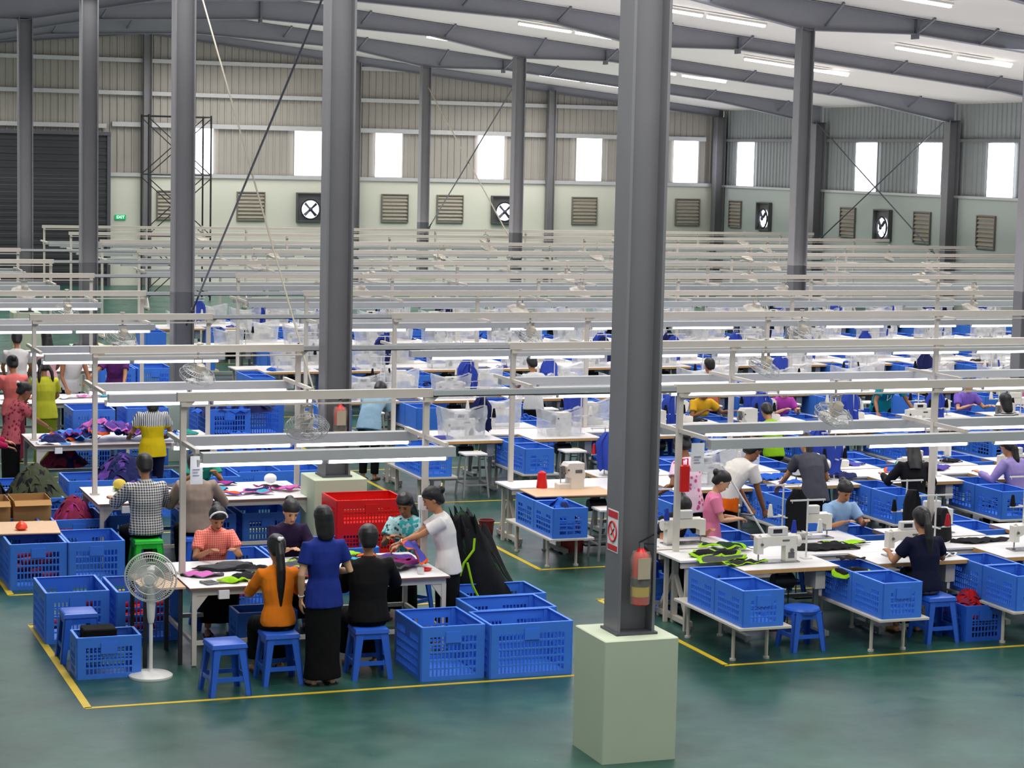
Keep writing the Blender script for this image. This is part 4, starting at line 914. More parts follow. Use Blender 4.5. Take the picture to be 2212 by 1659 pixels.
people = [
 # front table, left
 dict(label='person standing with her back to us in a royal blue T-shirt and long black skirt', loc=(5.22, 18.72, 0), rz=.12, h=1.56, lean=.03, hp=.1, aL=(-.2, .04, .80), aR=(.15, .2, 1.0), top=mat('shirt_royal', '#1b2c78', .8, var=.15), hair='bob', vox=.0065, curl=.35, hdir=(0, 0, -1), extras=('watch',), loose=.008, skin='light'),
 dict(label='person seated on a blue stool in an orange top with a long black ponytail', loc=(4.87, 18.98, 0), rz=0, pose='sit', h=1.52, lean=.12, hp=.25, aL=(-.17, .36, .83), aR=(.17, .36, .83), top=mat('shirt_orange', '#d9761a', .8, var=.12), sleeve='elbow', hair='pony', vox=.0065, extras=('flower',), loose=.004),
 dict(label='person seated on a blue stool in a loose black jacket with short black hair', loc=(5.72, 18.97, 0), rz=-.15, pose='sit', h=1.64, lean=.08, hp=.15, aL=(-.1, .4, .83), aR=(.24, .45, .84), top=mat('jacket_black', '#131315', .85, var=.2), sleeve='long', hair='short', vox=.007, loose=.022, fem=False, collar=mat('collar_maroon', '#43201f', .8)),
 dict(label='person facing us in a coral plaid blouse with a white headband', loc=(4.78, 21.32, 0), rz=BACK, pose='sit', h=1.5, lean=.3, hp=.45, **W_TABLE, top=patt('plaid_coral', '#e2584a', '#f0a090', scale=14, c3=None), hair='bun', vox=.0065, extras=('hairband',), loose=.012, collar=mat('coral', '#e2584a'), skin='tan'),
 dict(label='person facing us in a dark purple polo shirt sorting pieces', loc=(5.55, 21.35, 0), rz=BACK, pose='sit', h=1.54, lean=.25, hp=.4, aL=(-.12, .42, .85), aR=(.08, .42, .84), top=mat('shirt_plum', '#241733', .8), sleeve='elbow', hair='bun', vox=.0065, collar=mat('plum_collar', '#3d3350', .8), skin='light'),
 dict(label='person in a teal floral blouse seated behind the post at the table end', loc=(6.92, 21.45, 0), rz=2.5, pose='sit', h=1.56, lean=.28, hp=.35, aL=(-.05, .42, .88), aR=(.1, .42, .86), top=patt('floral_teal', '#22525c', '#a8c9c8', kind='floral', scale=22, c3='#3aa5a8'), hair='long', vox=.007, loose=.02, skin='brown'),
 dict(label='person standing in a white T-shirt with a hair bun and gold clip, holding fabric', loc=(6.88, 20.12, 0), rz=1.35, h=1.5, lean=.22, hp=.3, aL=(-.02, .52, .98), aR=(.12, .5, .93), top=mat('shirt_white', '#d8d4d0', .8, var=.05), hair='bun', vox=.0065, extras=('clip', 'watch'), loose=.01, skin='tan', curl=.8),
 # second table
 dict(label='person seated on a green stool in a black and white checked shirt', loc=(4.62, 23.98, 0), rz=.05, pose='sit', h=1.66, lean=.1, hp=.25, aL=(-.3, .42, .86), aR=(.2, .44, .86), top=patt('check_bw', '#c9c6c2', '#33363c', scale=11), sleeve='elbow', bottom='trousers', hair='short', fem=False, vox=.008, collar=mat('grey_collar', '#b9b6b2'), loose=.02),
 dict(label='person seated in a beige and brown shirt with his back to us', loc=(5.2, 24.0, 0), rz=-.05, pose='sit', h=1.64, lean=.15, hp=.4, aL=(-.2, .42, .86), aR=(.3, .4, .86), top=mat('shirt_beige', '#8d7c70', .8, var=.12), trim=None, sleeve='long', bottom='trousers', hair='short', fem=False, vox=.008, loose=.02, skin='brown'),
 dict(label='person bending over the second table in a teal sleeve behind the hanging paper', loc=(5.75, 26.5, 0), rz=BACK, pose='sit', h=1.5, lean=.45, hp=.5, **W_TABLE, top=mat('shirt_teal', '#2f9c86', .8), hair='bob', vox=.01),
 # third table and behind
 dict(label='person standing with her back to us in a striped and yellow top', loc=(5.62, 28.75, 0), rz=.0, h=1.52, lean=.06, hp=.3, aL=(-.25, .3, .95), aR=(.25, .3, .95), top=patt('stripe_grey', '#d5d3d2', '#4a4c55', kind='stripe', axis='X', scale=13), trim=(1.12, mat('yellow_cloth', '#c9ae14', .8)), bottom='trousers', bm_=mat('navy_jeans', '#171c36', .85), hair='bob', vox=.009, loose=.022),
 dict(label='person in a maroon floral top reaching over the left end of the third table', loc=(3.98, 30.5, 0), rz=-1.3, h=1.5, lean=.3, hp=.3, aL=(-.1, .5, .95), aR=(.15, .5, .9), top=patt('floral_maroon', '#7d1f33', '#b85a63', kind='floral', scale=20), hair='bun', vox=.01, extras=('flower',), skin='brown'),
 dict(label='person at the left edge stretching out a magenta sleeve', loc=(3.05, 27.55, 0), rz=-1.45, h=1.52, lean=.15, hp=.2, aL=(-.05, .52, 1.1), aR=(.1, .5, 1.05), top=mat('shirt_magenta', '#a01848', .8), sleeve='long', hair='bun', vox=.011),
 dict(label='person in a yellow-green dress with two long plaits', loc=(4.82, 33.0, 0), rz=.15, h=1.56, lean=.12, hp=.3, aL=(-.2, .35, .95), aR=(.2, .35, .95), top=mat('lime_blouse', '#b0b030', .8), bm_=mat('lime_skirt', '#76801c', .85, var=.2), hair='twin', vox=.01, loose=.018),
 dict(label='person in a salmon pink blouse with her hair up at the far left', loc=(4.42, 33.5, 0), rz=.1, h=1.56, lean=.08, hp=.35, aL=(-.2, .35, .95), aR=(.2, .35, .95), top=mat('salmon_blouse', '#d06a68', .8), hair='bun', vox=.01, loose=.018, bm_=cm('maroon')),
 dict(label='person in a pale grey shirt with short black hair at the far left', loc=(4.95, 37.1, 0), rz=-.1, h=1.62, lean=.1, hp=.2, aL=(-.2, .35, .95), aR=(.2, .35, .95), top=mat('pale_shirt', '#b9b6b4', .8), hair='short', fem=False, bottom='trousers', vox=.011),
 dict(label='person with long brown-black hair in a pale pink top beyond the lamps', loc=(5.5, 37.4, 0), rz=.1, h=1.6, lean=.1, hp=.1, aL=(-.2, .35, .95), aR=(.2, .35, .95), top=mat('pale_pink', '#c99aa0', .8), hair='long', vox=.011, bm_=cm('maroon')),
 dict(label='person in a white vest leaning over the far left table', loc=(5.72, 36.4, 0), rz=BACK+.2, h=1.6, lean=.45, hp=.5, aL=(-.2, .48, .82), aR=(.2, .4, .84), top=mat('white_vest', '#dcdcdc', .8), sleeve='none', hair='short', fem=False, bottom='trousers', vox=.011, skin='brown'),
 dict(label='person in a purple T-shirt facing us behind the far left table', loc=(6.5, 36.5, 0), rz=BACK-.1, h=1.55, lean=.35, hp=.45, aL=(-.1, .45, .85), aR=(.5, .35, .95), top=mat('purple_tee', '#5c2a68', .8), hair='bun', vox=.011),
 dict(label='person in a pale blue shirt bending beside the second column', loc=(9.2, 30.6, 0), rz=-.6, h=1.6, lean=.9, hp=.3, aL=(-.15, .65, .85), aR=(.15, .65, .85), top=mat('pale_blue', '#8aa9bc', .8), hair='short', fem=False, bottom='trousers', vox=.012),
 # right hand line, first row
 dict(label='person in a pink T-shirt standing and looking down at a phone', loc=(10.3, 21.25, 0), rz=-1.95, h=1.4, lean=.08, hp=.55, aL=(-.04, .27, .93), aR=(.06, .29, .93), top=mat('pink_tee', '#d77a9c', .8), hair='bun', vox=.007, curl=.9, skin='light', loose=.008),
 dict(label='person in a pink and white top with back turned beside the hanging paper', loc=(10.75, 22.75, 0), rz=.3, h=1.58, lean=.2, hp=.4, aL=(-.3, .2, .95), aR=(.1, .4, 1.0), top=patt('pink_print', '#c84f8e', '#e8c9d8', kind='floral', scale=16), hair='bun', vox=.009, skin='brown'),
 dict(label='person in a white T-shirt with orange cuffs bending with a broom', loc=(11.12, 22.6, 0), rz=-1.3, h=1.66, lean=.7, hp=.1, aL=(-.05, .42, .78), aR=(.2, .5, .62), top=mat('white_tee', '#cfcac4', .8), trim=(.93, mat('orange_cloth', '#d9600c', .8)), bottom='trousers', hair='short', fem=False, vox=.008, skin='brown', curl=1.1, loose=.015),
 dict(label='person in a slate grey T-shirt with a ponytail leaning over the second row', loc=(12.62, 23.2, 0), rz=-.1, h=1.55, lean=.55, hp=.3, aL=(-.25, .5, .85), aR=(.2, .4, .85), top=mat('slate_tee', '#45454f', .8), hair='pony', vox=.008, skin='tan'),
 dict(label='person in a pale blue T-shirt sewing and facing us across the first row', loc=(11.95, 21.45, 0), rz=BACK, pose='sit', h=1.5, lean=.25, hp=.45, aL=(-.15, .42, .86), aR=(.12, .42, .86), top=mat('light_blue_tee', '#8fb0d2', .8), hair='bun', vox=.008),
 dict(label='person in a navy T-shirt with a long ponytail sewing with her back to us', loc=(11.62, 18.95, 0), rz=-.05, pose='sit', h=1.56, lean=.2, hp=.2, aL=(-.22, .4, .84), aR=(.26, .42, .84), top=mat('navy_tee', '#10142c', .8), hair='pony', vox=.007, bm_=patt('patterned_skirt', '#2c2a30', '#6a6065', kind='floral', scale=25)),
 dict(label='person hidden behind the first sewing machine with only dark hair and arm showing', loc=(9.85, 21.35, 0), rz=BACK, pose='sit', h=1.5, lean=.5, hp=.5, aL=(-.3, .38, .84), aR=(.1, .42, .86), top=mat('dark_tee', '#191a22', .8), hair='bun', vox=.009),
 dict(label='person in a black top with long black hair seated at the second row', loc=(14.4, 23.85, 0), rz=-.35, pose='sit', h=1.58, lean=.25, hp=.35, aL=(-.35, .3, .85), aR=(.2, .4, .86), top=mat('black_top', '#121216', .8), sleeve='long', hair='long', vox=.01),
 dict(label='person in a lilac top seated at the second row by the right edge', loc=(15.95, 23.85, 0), rz=.25, pose='sit', h=1.58, lean=.3, hp=.35, aL=(-.3, .4, .85), aR=(.2, .4, .86), top=mat('lilac_top', '#8a7ab0', .8), sleeve='long', hair='pony', vox=.01),
 dict(label='person in a lime green top seated at the third row', loc=(14.7, 28.3, 0), rz=.0, pose='sit', h=1.54, lean=.4, hp=.4, **W_TABLE, top=mat('lime_top', '#86b81c', .8), hair='short', vox=.012),
 dict(label='person in a striped top with bobbed black hair seated at the third row', loc=(18.75, 28.4, 0), rz=.1, pose='sit', h=1.58, lean=.1, hp=.2, **W_TABLE, top=patt('stripe_bw', '#a9a9a9', '#222', kind='stripe', axis='Z', scale=12) if False else patt('stripe_bw', '#a9a9a9', '#222226', kind='stripe', axis='Z', scale=12), hair='bob', vox=.012),
 dict(label='person in a teal shirt with a white lanyard leaning over the third row', loc=(18.35, 31.55, 0), rz=BACK, h=1.6, lean=.85, hp=.3, aL=(-.35, .5, .78), aR=(.35, .5, .78), top=mat('teal_shirt', '#0f7a86', .8), hair='short', fem=False, vox=.012, extras=('lanyard',), bottom='trousers', skin='brown'),
 dict(label='person in a yellow top reaching across the third row', loc=(14.95, 31.45, 0), rz=BACK, pose='sit', h=1.52, lean=.35, hp=.5, aL=(-.45, .35, .85), aR=(.1, .42, .86), top=mat('yellow_top', '#cf9f22', .8), hair='bob', vox=.012, skin='brown'),
 dict(label='person in a terracotta shirt standing behind the third row', loc=(15.6, 32.4, 0), rz=.1, h=1.5, lean=.05, hp=.1, top=mat('terracotta', '#c06a50', .8), bottom='trousers', bm_=cm('navy'), hair='short', vox=.012, fem=False),
 dict(label='person in a magenta top facing us across the third row', loc=(16.4, 31.45, 0), rz=BACK, pose='sit', h=1.52, lean=.3, hp=.4, **W_TABLE, top=mat('magenta_top', '#9c3a96', .8), hair='bob', vox=.012, skin='light'),
 dict(label='person in a violet T-shirt sewing right of the teal shirt', loc=(19.85, 31.45, 0), rz=BACK, pose='sit', h=1.54, lean=.25, hp=.4, aL=(-.3, .4, .85), aR=(.12, .42, .86), top=mat('violet_tee', '#7258b0', .8), hair='short', vox=.012, skin='light'),
 dict(label='person in a hot pink top near the right edge of the third row', loc=(21.2, 31.45, 0), rz=BACK, pose='sit', h=1.54, lean=.25, hp=.4, aL=(-.3, .4, .85), aR=(.12, .42, .86), top=mat('hot_pink_top', '#c2408c', .8), hair='bob', vox=.012),
 dict(label='person with short black hair in a white top standing before the fourth row', loc=(12.75, 33.1, 0), rz=.1, h=1.5, lean=.1, hp=.3, aL=(-.2, .4, .9), aR=(.2, .4, .9), top=mat('white_top', '#c9c9c9', .8), hair='short', vox=.012),
]
PEOPLE = []
for q in people: PEOPLE.append(person(**q))

settle()
# ------------------------------------------------------------------ left side: inspection tables
def tex(k): return ORD[k]
RY0, RP = 20.4, 4.97
LTY = [19.66, 24.66, 29.72, 34.7, 39.7]
for k in range(5):
    P_WT.put('long white work table under the lamps in the %s left-hand row from the front' % ORD[k], (4.2, LTY[k], 0), group=None)
for k in range(7):
    y = RY0+RP*k; det = k < 4
    rack(4.25, 6.75, y, 'cream overhead lamp frame over the left tables, %s from the front' % ORD[k], (4.28, 6.72), foot=False if k < 5 else True, detail=det)
    lit = k < 5
    for s in (-1, 1):
        for i in range(2):
            (P_LMP if lit and k < 3 else (lamp_proto(True, True) if False else P_LMP) if lit else P_LMPO).put('%s fluorescent tube in the %s left-hand frame, %s trough, %s end' % ('glowing' if lit else 'unlit', ORD[k], 'near' if s < 0 else 'far', ('left', 'right')[i]), (4.9+1.24*i, y+s*.6, 1.885), group=None)
    (P_FAN2 if k == 0 else P_FAN if k < 4 else P_FANC).put('round caged fan hanging from the %s left-hand frame' % ORD[k], (5.5, y, 2.47), rz=(.3 if k == 0 else -.1))
    if k < 7:
        tr = tag(link('cable_tray', None, loc=(0, y, 0)), 'grey cable tray bridging the aisle at the %s row' % ORD[k], 'cable tray')
        link('channel', MB().box(6.78, 9.42, -.05, .05, 2.42, 2.43).box(6.78, 9.42, -.05, -.04, 2.42, 2.48).box(6.78, 9.42, .04, .05, 2.42, 2.48).mesh('channel', M_TRAY), tr)
        link('cable', MB().tube([(6.78+i*.33, -.02+.02*math.sin(i), 2.44) for i in range(9)], .012, 6).mesh('cable', M_PAPER), tr)
# hanging papers
def paper(loc, w, h, label, rz=0):
    t = tag(link('hanging_paper', None, None, loc, rz), label, 'paper'); link('sheet', MB().add([(-w/2, 0, -h), (w/2, 0, -h), (w/2, .01, -h*.5), (-w/2, .01, -h*.5), (w/2, 0, 0), (-w/2, 0, 0)], [(0, 1, 2, 3), (3, 2, 4, 5)]).mesh('sheet', M_PAPER), t)
    link('printed_lines', MB().box(-w*.3, w*.25, -.003, -.001, -h*.5, -h*.46).box(-w*.3, w*.1, -.003, -.001, -h*.6, -h*.57).box(-w*.3, w*.2, -.003, -.001, -h*.7, -h*.67).mesh('printed_lines', mat('faint_ink', '#8f94a8', .8)), t)
paper((4.36, 20.15, 1.92), .12, .27, 'curled white paper hanging from the front left frame post')
paper((9.64, 20.25, 1.9), .15, .3, 'white paper sheet hanging at the first row end post')
# switch with looped cord on the right post
sw = tag(link('pull_switch', None, loc=(6.68, 20.36, 1.35)), 'white switch box with looped cord on the right front post', 'switch')
link('box', MB().bbox(-.035, .03, -.03, .03, -.06, .08, .005).mesh('box', M_PAPER), sw); link('cord', MB().tube([(-.03, -.03, -.02), (-.035, -.035, -.15), (-.05, -.035, -.28), (-.02, -.035, -.33), (-.005, -.035, -.25), (-.015, -.035, -.1), (-.02, -.03, -.02)], .005, 6).mesh('cord', M_PAPER), sw)
# front table contents
T = .752
FT = [('pink', 'grey', 4.42, 20.25, .34, .2, 'pink piece with grey edge at the left end of the front table'), ('grey', 'black', 4.75, 20.55, .5, .26, 'large grey cut piece in front of the coral blouse'), ('black', 'grey', 4.98, 20.35, .3, .2, 'small black piece with grey edge left of centre on the front table'),
 ('magenta', 'red', 5.2, 20.15, .5, .2, 'magenta piece with red binding on the front table'), ('lime', None, 4.62, 19.85, .2, .12, 'lime green strip at the front left edge of the front table'), ('black', 'lime', 4.8, 19.95, .32, .2, 'black piece with lime edge beside the lime strip'), ('grey', 'lime', 5.45, 20.45, .4, .24, 'grey piece with lime trim in front of the purple polo'),
 ('black', 'lime', 5.55, 20.62, .25, .14, 'small black and lime piece under the sorting hands'), ('grey', 'red', 5.42, 19.95, .36, .22, 'grey and red piece behind the orange top'), ('white', None, 5.75, 20.25, .5, .3, 'white piece of cloth in the middle of the front table'), ('lime', 'black', 5.25, 19.8, .22, .1, 'lime strip next to the orange sleeve'),
 ('lime', 'white', 5.75, 19.95, .36, .16, 'lime green piece left of the royal blue T-shirt'), ('pink', 'aqua', 5.85, 20.6, .42, .22, 'pink and aqua piece at the back of the front table'), ('aqua', None, 6.0, 20.42, .22, .14, 'small aqua piece by the royal blue T-shirt'), ('lime', 'grey', 6.05, 20.75, .2, .16, 'lime and grey piece at the back edge of the front table'),
 ('magenta', 'purple', 6.42, 20.2, .42, .2, 'magenta piece near the white T-shirt'), ('grey', 'white', 6.25, 20.4, .36, .2, 'grey piece with white edge right of the black jacket'), ('black', 'grey', 6.2, 20.0, .4, .26, 'black piece against the black jacket on the front table'), ('orange', 'black', 6.2, 20.6, .22, .12, 'small orange piece at the right of the front table'), ('purple', 'magenta', 6.45, 20.45, .3, .16, 'purple piece at the right of the front table')]
for i, (c, t_, x, y, w, d, lb) in enumerate(FT): cloth(c, t_, x, y, T+.002*i, w*1.25, d*1.3, lb, h=.03+.02*(i % 3), rz=i*.7 % 1.2-.5, group=None)
cloth('violet', 'orange', 6.53, 20.12, .9, .3, .34, 'patterned blue, orange and violet piece held up in the air', h=.05, rz=.6, fold=2.2, tilt=(.5, .6, .3))
cl_ = Proto('calculator', 'calculator'); c0 = cl_.part('case', MB().bbox(-.06, .06, -.08, .08, 0, .02, .004), mat('calc_grey', '#6f7276')); Proto.sub(c0, 'keys', MB().box(-.045, .045, -.065, .02, .02, .024), M_DARK); Proto.sub(c0, 'screen', MB().box(-.045, .045, .035, .065, .02, .022), mat('lcd', '#a9b5a2', .3))
cl_.put('grey desk calculator at the front left of the front table', (4.42, 19.85, T), rz=.3)
jr = Proto('plastic_pot', 'pot'); jr.part('body', MB().lathe([(.03, 0), (.036, .04), (.034, .06), (.03, .06), (.03, .01), (.0, .01)], n=16), mat_film('clear_pot', '#dcdcdc', .6)); jr.put('clear plastic pot of pins on the front table by the white T-shirt', (6.5, 19.82, T)); 
sp = Proto('spoon_tray', 'tray'); sp.part('dish', MB().lathe([(.05, 0), (.07, .02), (.064, .02), (.046, .006), (0, .006)], n=16), M_RED); sp.put('small red and white dish at the right end of the front table', (6.6, 19.98, T))
# side table behind the pedestal fan
st_ = tag(link('side_table', None, loc=(3.78, 19.75, 0)), 'small side table with a dark leg behind the pedestal fan', 'table')
link('tabletop', MB().box(0, .4, 0, .75, .73, .748).mesh('tabletop', M_TAN), st_)
for x in (.03, .36):
    for y in (.05, .7): link('leg', MB().box(x-.018, x+.018, y-.018, y+.018, 0, .73).mesh('leg', M_DARK), st_)
pedestal_fan((3.79, 19.42, 0), -.35, 'white pedestal fan standing beside the front table')
# crates, left
P_BIG.put('big blue crate at the far left, left one of the pair under the hardboard', (3.08, 23.66, 0)); P_BIG.put('big blue crate right beside the hardboard-covered one', (3.71, 23.64, 0))
P_BIG.put('big empty blue crate behind the tall blue stool', (3.07, 20.96, 0)); P_BIG.put('big blue crate holding pink rolls behind the pedestal fan', (3.74, 20.84, 0))
P_SMALL.put('smaller blue crate with a black box in front of the pedestal fan', (3.13, 19.46, 0)); P_ST.put('tall blue plastic stool between the two crates at the left', (3.27, 20.28, 0))
P_BIG.put('big blue crate further left behind the hardboard', (3.0, 24.55, 0)); P_BIG.put('blue crate heaped with maroon cloth', (3.76, 25.12, 0)); P_BIG.put('blue crate right of the maroon heap under the second table', (4.45, 25.3, 0))
P_BIG.put('blue crate with a yellow number label', (3.53, 26.75, 0)); P_BIG.put('blue crate at the left edge beside the labelled one', (2.88, 26.75, 0)); P_BIG.put('lower blue crate under the labelled one', (3.5, 27.7, 0))
single('box', MB().bbox(0, .3, 0, .24, .0, .16, .01), M_BLACKCLOTH, 'black box standing in the small blue crate at the left', 'box', (3.2, 19.52, .28))
lb_ = Proto('crate_label', 'label'); lb_.part('card', MB().box(-.08, .08, -.004, 0, -.05, .05), mat('label_yellow', '#d6a911', .6)); lb_.part('lettering', text_mesh('lettering', '230', .075, M_DARK), None, M=Matrix.Translation((0, -.006, 0))@R90); lb_.put('yellow card with a dark number on the blue crate', (3.83, 26.735, .3))
def rolls(loc, c, label, n=14, seed=1):
    r = random.Random(seed); mb = MB()
    for i in range(n): x, y, z = r.uniform(.1, .5), r.uniform(.1, .7), r.uniform(.05, .3); mb.cyl((x-.08, y, z), (x+.08, y+.02, z+.02), .045, n=10)
    tag(link('bundle_pile', mb.mesh('bundle_pile', c), None, loc), label, 'bundles', kind='stuff')
rolls((3.74, 20.84, .02), cm('red'), 'pile of red and pink cloth bundles inside the crate behind the fan', 24, 2); rolls((3.08, 23.66, .02), cm('maroon'), 'maroon cloth bundles inside the crate under the hardboard', 14, 3); rolls((3.07, 20.96, .01), cm('maroon'), 'few red scraps in the big crate behind the stool', 3, 4)
bd = Proto('hardboard_sheet', 'board'); bd.part('sheet', MB().box(0, .72, 0, .8, 0, .012), M_TAN); bd.put('tan hardboard sheet lying over the far left crate', (2.98, 24.2, .52), rz=-.08); bd.put('second tan hardboard sheet under the top one', (2.95, 24.22, .507), rz=.04)
single('plastic_wrapper', MB().lathe([(.03, 0), (.07, .02), (.06, .06), (.03, .09), (.01, .1)], n=9), mat('orange_film', '#e2401a', .35), 'crumpled orange-red wrapper on the hardboard', 'wrapper', (3.3, 24.4, .533))
for i, (x, y, lb) in enumerate(((2.75, 25.4, 'open brown cardboard box at the left edge'), (3.22, 25.42, 'open brown cardboard box right beside the one at the left edge'))):
    mb = MB(); mb.panel([0, .42], [0, .27], lambda i, j: False, (0, 0, 0), (1, 0, 0), (0, 0, 1), .008).panel([0, .5], [0, .27], lambda i, j: False, (.42, 0, 0), (0, 1, 0), (0, 0, 1), .008).panel([0, .42], [0, .27], lambda i, j: False, (.42, .5, 0), (-1, 0, 0), (0, 0, 1), .008).panel([0, .5], [0, .27], lambda i, j: False, (0, .5, 0), (0, -1, 0), (0, 0, 1), .008).box(0, .42, 0, .5, 0, .008)
    b = tag(link('cardboard_box', None, None, (x+.12, y-.1, .45)), lb, 'box'); link('body', mb.mesh('body', M_CARD), b); link('flap', MB().add([(0, 0, .27), (.42, 0, .27), (.42, -.12, .22), (0, -.12, .22)], [(0, 1, 2, 3)]).mesh('flap', M_CARD), b); P_BIG.put(('blue crate under the left cardboard box', 'blue crate under the right cardboard box')[i], (x-.08, y-.05, 0)) if i == 0 else None
heap('garment_heap', 'maroon', 'magenta', (4.06, 25.5, .3), .56, .7, .42, 'heap of maroon cut cloth spilling over a blue crate', 3)
heap('garment_heap', 'olive', 'black', (3.83, 27.15, .42), .75, .8, .45, 'heap of black and olive garments on the labelled crate', 5); heap('garment_heap', 'black', 'olive', (3.2, 27.2, .42), .6, .7, .5, 'heap of black garments by the left edge', 6)
tt = tag(link('side_table', None, loc=(2.5, 26.2, 0)), 'round-cornered tan table top at the left edge', 'table'); link('tabletop', MB().lathe([(.42, .78), (.44, .79), (.44, .8), (.42, .81)], n=28).mesh('tabletop', M_TAN), tt); link('leg', MB().cyl((0, 0, 0), (0, 0, .78), .04).lathe([(.25, 0), (.25, .02), (.05, .05)]).mesh('leg', M_LEGGREY), tt)
# stools and crates around the front table
P_ST.put('blue plastic stool standing empty in front of the front table', (4.31, 18.68, 0), rz=.06); P_ST.put('blue plastic stool under the orange top', (4.87, 18.95, 0)); P_ST.put('blue plastic stool under the black jacket', (5.72, 18.95, 0), rz=-.05)
P_ST.put('blue plastic stool under the coral plaid blouse', (4.78, 21.35, 0)); P_ST.put('blue plastic stool under the dark purple polo', (5.55, 21.38, 0)); P_ST.put('blue plastic stool under the floral blouse', (6.92, 21.48, 0), rz=.6)
P_STG.put('bright green plastic stool under the checked shirt', (4.62, 23.95, 0)); P_ST.put('blue plastic stool under the beige shirt', (5.2, 23.98, 0)); P_ST.put('blue plastic stool behind the second table', (5.75, 26.52, 0))
P_BIG.put('big empty blue crate at the front right of the front table, left of the pair', (6.12, 18.58, 0)); P_BIGW.put('big empty blue crate at the front right, nearest the plinth', (6.77, 18.52, 0)); P_BIGW.put('big blue crate behind the pair at the front right', (6.86, 19.16, 0))
P_BIGW.put('blue crate behind the garment heap', (7.0, 19.8, 0)); P_SMALL.put('small blue crate on the floor under the front table', (4.78, 20.15, 0))
P_BIG.put('blue crate with pink bundles right of the coral blouse', (5.02, 22.15, 0)); P_BIG.put('blue crate with pink bundles behind the dark purple polo', (5.68, 22.15, 0)); P_BIG.put('blue crate left of the red crates', (6.32, 22.6, 0))
rolls((5.02, 22.15, .02), cm('red'), 'red bundles in the crate right of the coral blouse', 16, 7); rolls((5.68, 22.15, .02), cm('red'), 'red bundles in the crate behind the dark purple polo', 16, 8)
for i in range(3): P_REDC.put('red slatted crate, %s of the stack by the second plinth' % ('bottom', 'middle', 'top')[i], (6.66, 23.35, .302*i))
P_BIG.put('blue crate under the middle of the second table', (5.3, 25.1, 0)); P_BIG.put('blue crate under the right end of the second table', (6.0, 25.1, 0)); P_BIG.put('blue crate past the right end of the second table', (6.85, 25.9, 0))
for i, x in enumerate((4.4, 5.3, 6.05, 6.7, 7.3)):
    P_BIG.put('blue crate in the row behind the second table, %s from the left' % ORD[i], (x, 28.05 if i < 3 else 28.4, 0))
for i, (x, y, z) in enumerate(((6.9, 30.2, 0), (7.55, 30.2, 0), (6.95, 31.2, 0), (7.6, 31.2, 0), (6.95, 31.25, .51), (7.65, 32.0, .0), (7.65, 32.0, .51), (7.0, 32.1, 0), (7.0, 32.1, .51))): P_BIG.put('blue crate in the stack right of the third table, %s of nine' % ORD[i], (x, y, z))
heap('garment_heap', 'blue', 'navy', (7.25, 30.6, .35), 1.1, .8, .4, 'heap of royal blue garments in the crates right of the third table', 11); heap('garment_heap', 'navy', 'blue', (7.4, 31.6, .95), 1.2, .7, .35, 'heap of dark blue garments on the stacked crates', 12)
for i, (x, y, z) in enumerate(((5.0, 31.5, 0), (5.0, 31.5, .51), (5.8, 31.6, 0), (5.8, 31.6, .51))): P_BIG.put('blue crate in the double stack behind the third table, %s of four' % ORD[i], (x, y, z))
for i, (x, y, z) in enumerate(((6.4, 37.4, 0), (6.4, 37.4, .51), (7.05, 37.4, 0), (7.05, 37.4, .51), (7.75, 37.2, 0))): P_BIG.put('blue crate in the far stack behind the purple T-shirt, %s of five' % ORD[i], (x, y, z))
# second and third table contents
G2 = [('pink', None, 4.5, 25.0, .22, .16), ('aqua', 'white', 4.66, 25.1, .24, .18), ('yellow', None, 4.68, 25.5, .16, .12), ('black', 'lime', 4.75, 25.8, .5, .22), ('grey', 'white', 5.2, 25.7, .4, .25), ('navy', 'orange', 5.5, 25.55, .4, .2), ('aqua', 'navy', 5.75, 25.3, .3, .12), ('magenta', 'navy', 5.9, 25.75, .35, .16), ('orange', 'purple', 5.75, 25.0, .4, .16), ('navy', 'pink', 6.15, 25.1, .45, .2), ('aqua', 'pink', 6.2, 24.95, .25, .12), ('black', 'magenta', 6.4, 25.3, .4, .18), ('pink', 'magenta', 6.58, 25.15, .3, .18), ('white', None, 6.5, 25.5, .18, .14)]
for i, (c, t_, x, y, w, d) in enumerate(G2): cloth(c, t_, x, y, T+.002*i, w, d, '%s%s cloth on the second left table, %s from left' % (c, ' and '+t_ if t_ else '', ORD[i]), h=.04, rz=i*.9 % 1.4-.6)
for i, (x, y) in enumerate(((4.6, 25.55), (6.45, 25.6))): single('thread_ball', MB().ball((0, 0, .06), .08, .07, .06), (cm('yellow'), M_PAPER)[i], ('yellow', 'white')[i]+' ball of thread on the second left table', 'thread', (x, y, T+.03))
r3 = random.Random(5)
CC = {}
for i in range(30):
    c, t_ = r3.choice([('blue', 'magenta'), ('sky', 'navy'), ('blue', None), ('purple', 'pink'), ('navy', 'sky'), ('pink', 'purple'), ('violet', 'orange')])
    if i in (12, 13, 14): c, t_ = 'pink', 'magenta'
    u = i/29; x = 4.5+1.5*u+.02*(i % 3); cloth(c, t_, x, 30.05+r3.uniform(-.25, .35), T+.17*math.sin(u*PI)*r3.random()+.002*i, r3.uniform(.3, .5), r3.uniform(.16, .3), '%s cloth on the third left table, %s of its colour from left' % (c+(' and '+t_ if t_ else ''), ORD[CC.setdefault((c, t_), [0])[0]]), h=r3.uniform(.05, .16), rz=r3.uniform(-1.5, 1.5), fold=1.8, tilt=(r3.uniform(-.15, .35), r3.uniform(-.2, .2), r3.uniform(-1.5, 1.5))); CC[(c, t_)][0] += 1
cloth('white', None, 4.45, 29.85, T+.002, .4, .2, 'white paper-like piece at the left front of the third table', h=.005)
cloth('teal', None, 6.5, 30.5, T+.003, .24, .2, 'green cloth bundle at the right end of the third table', h=.12)
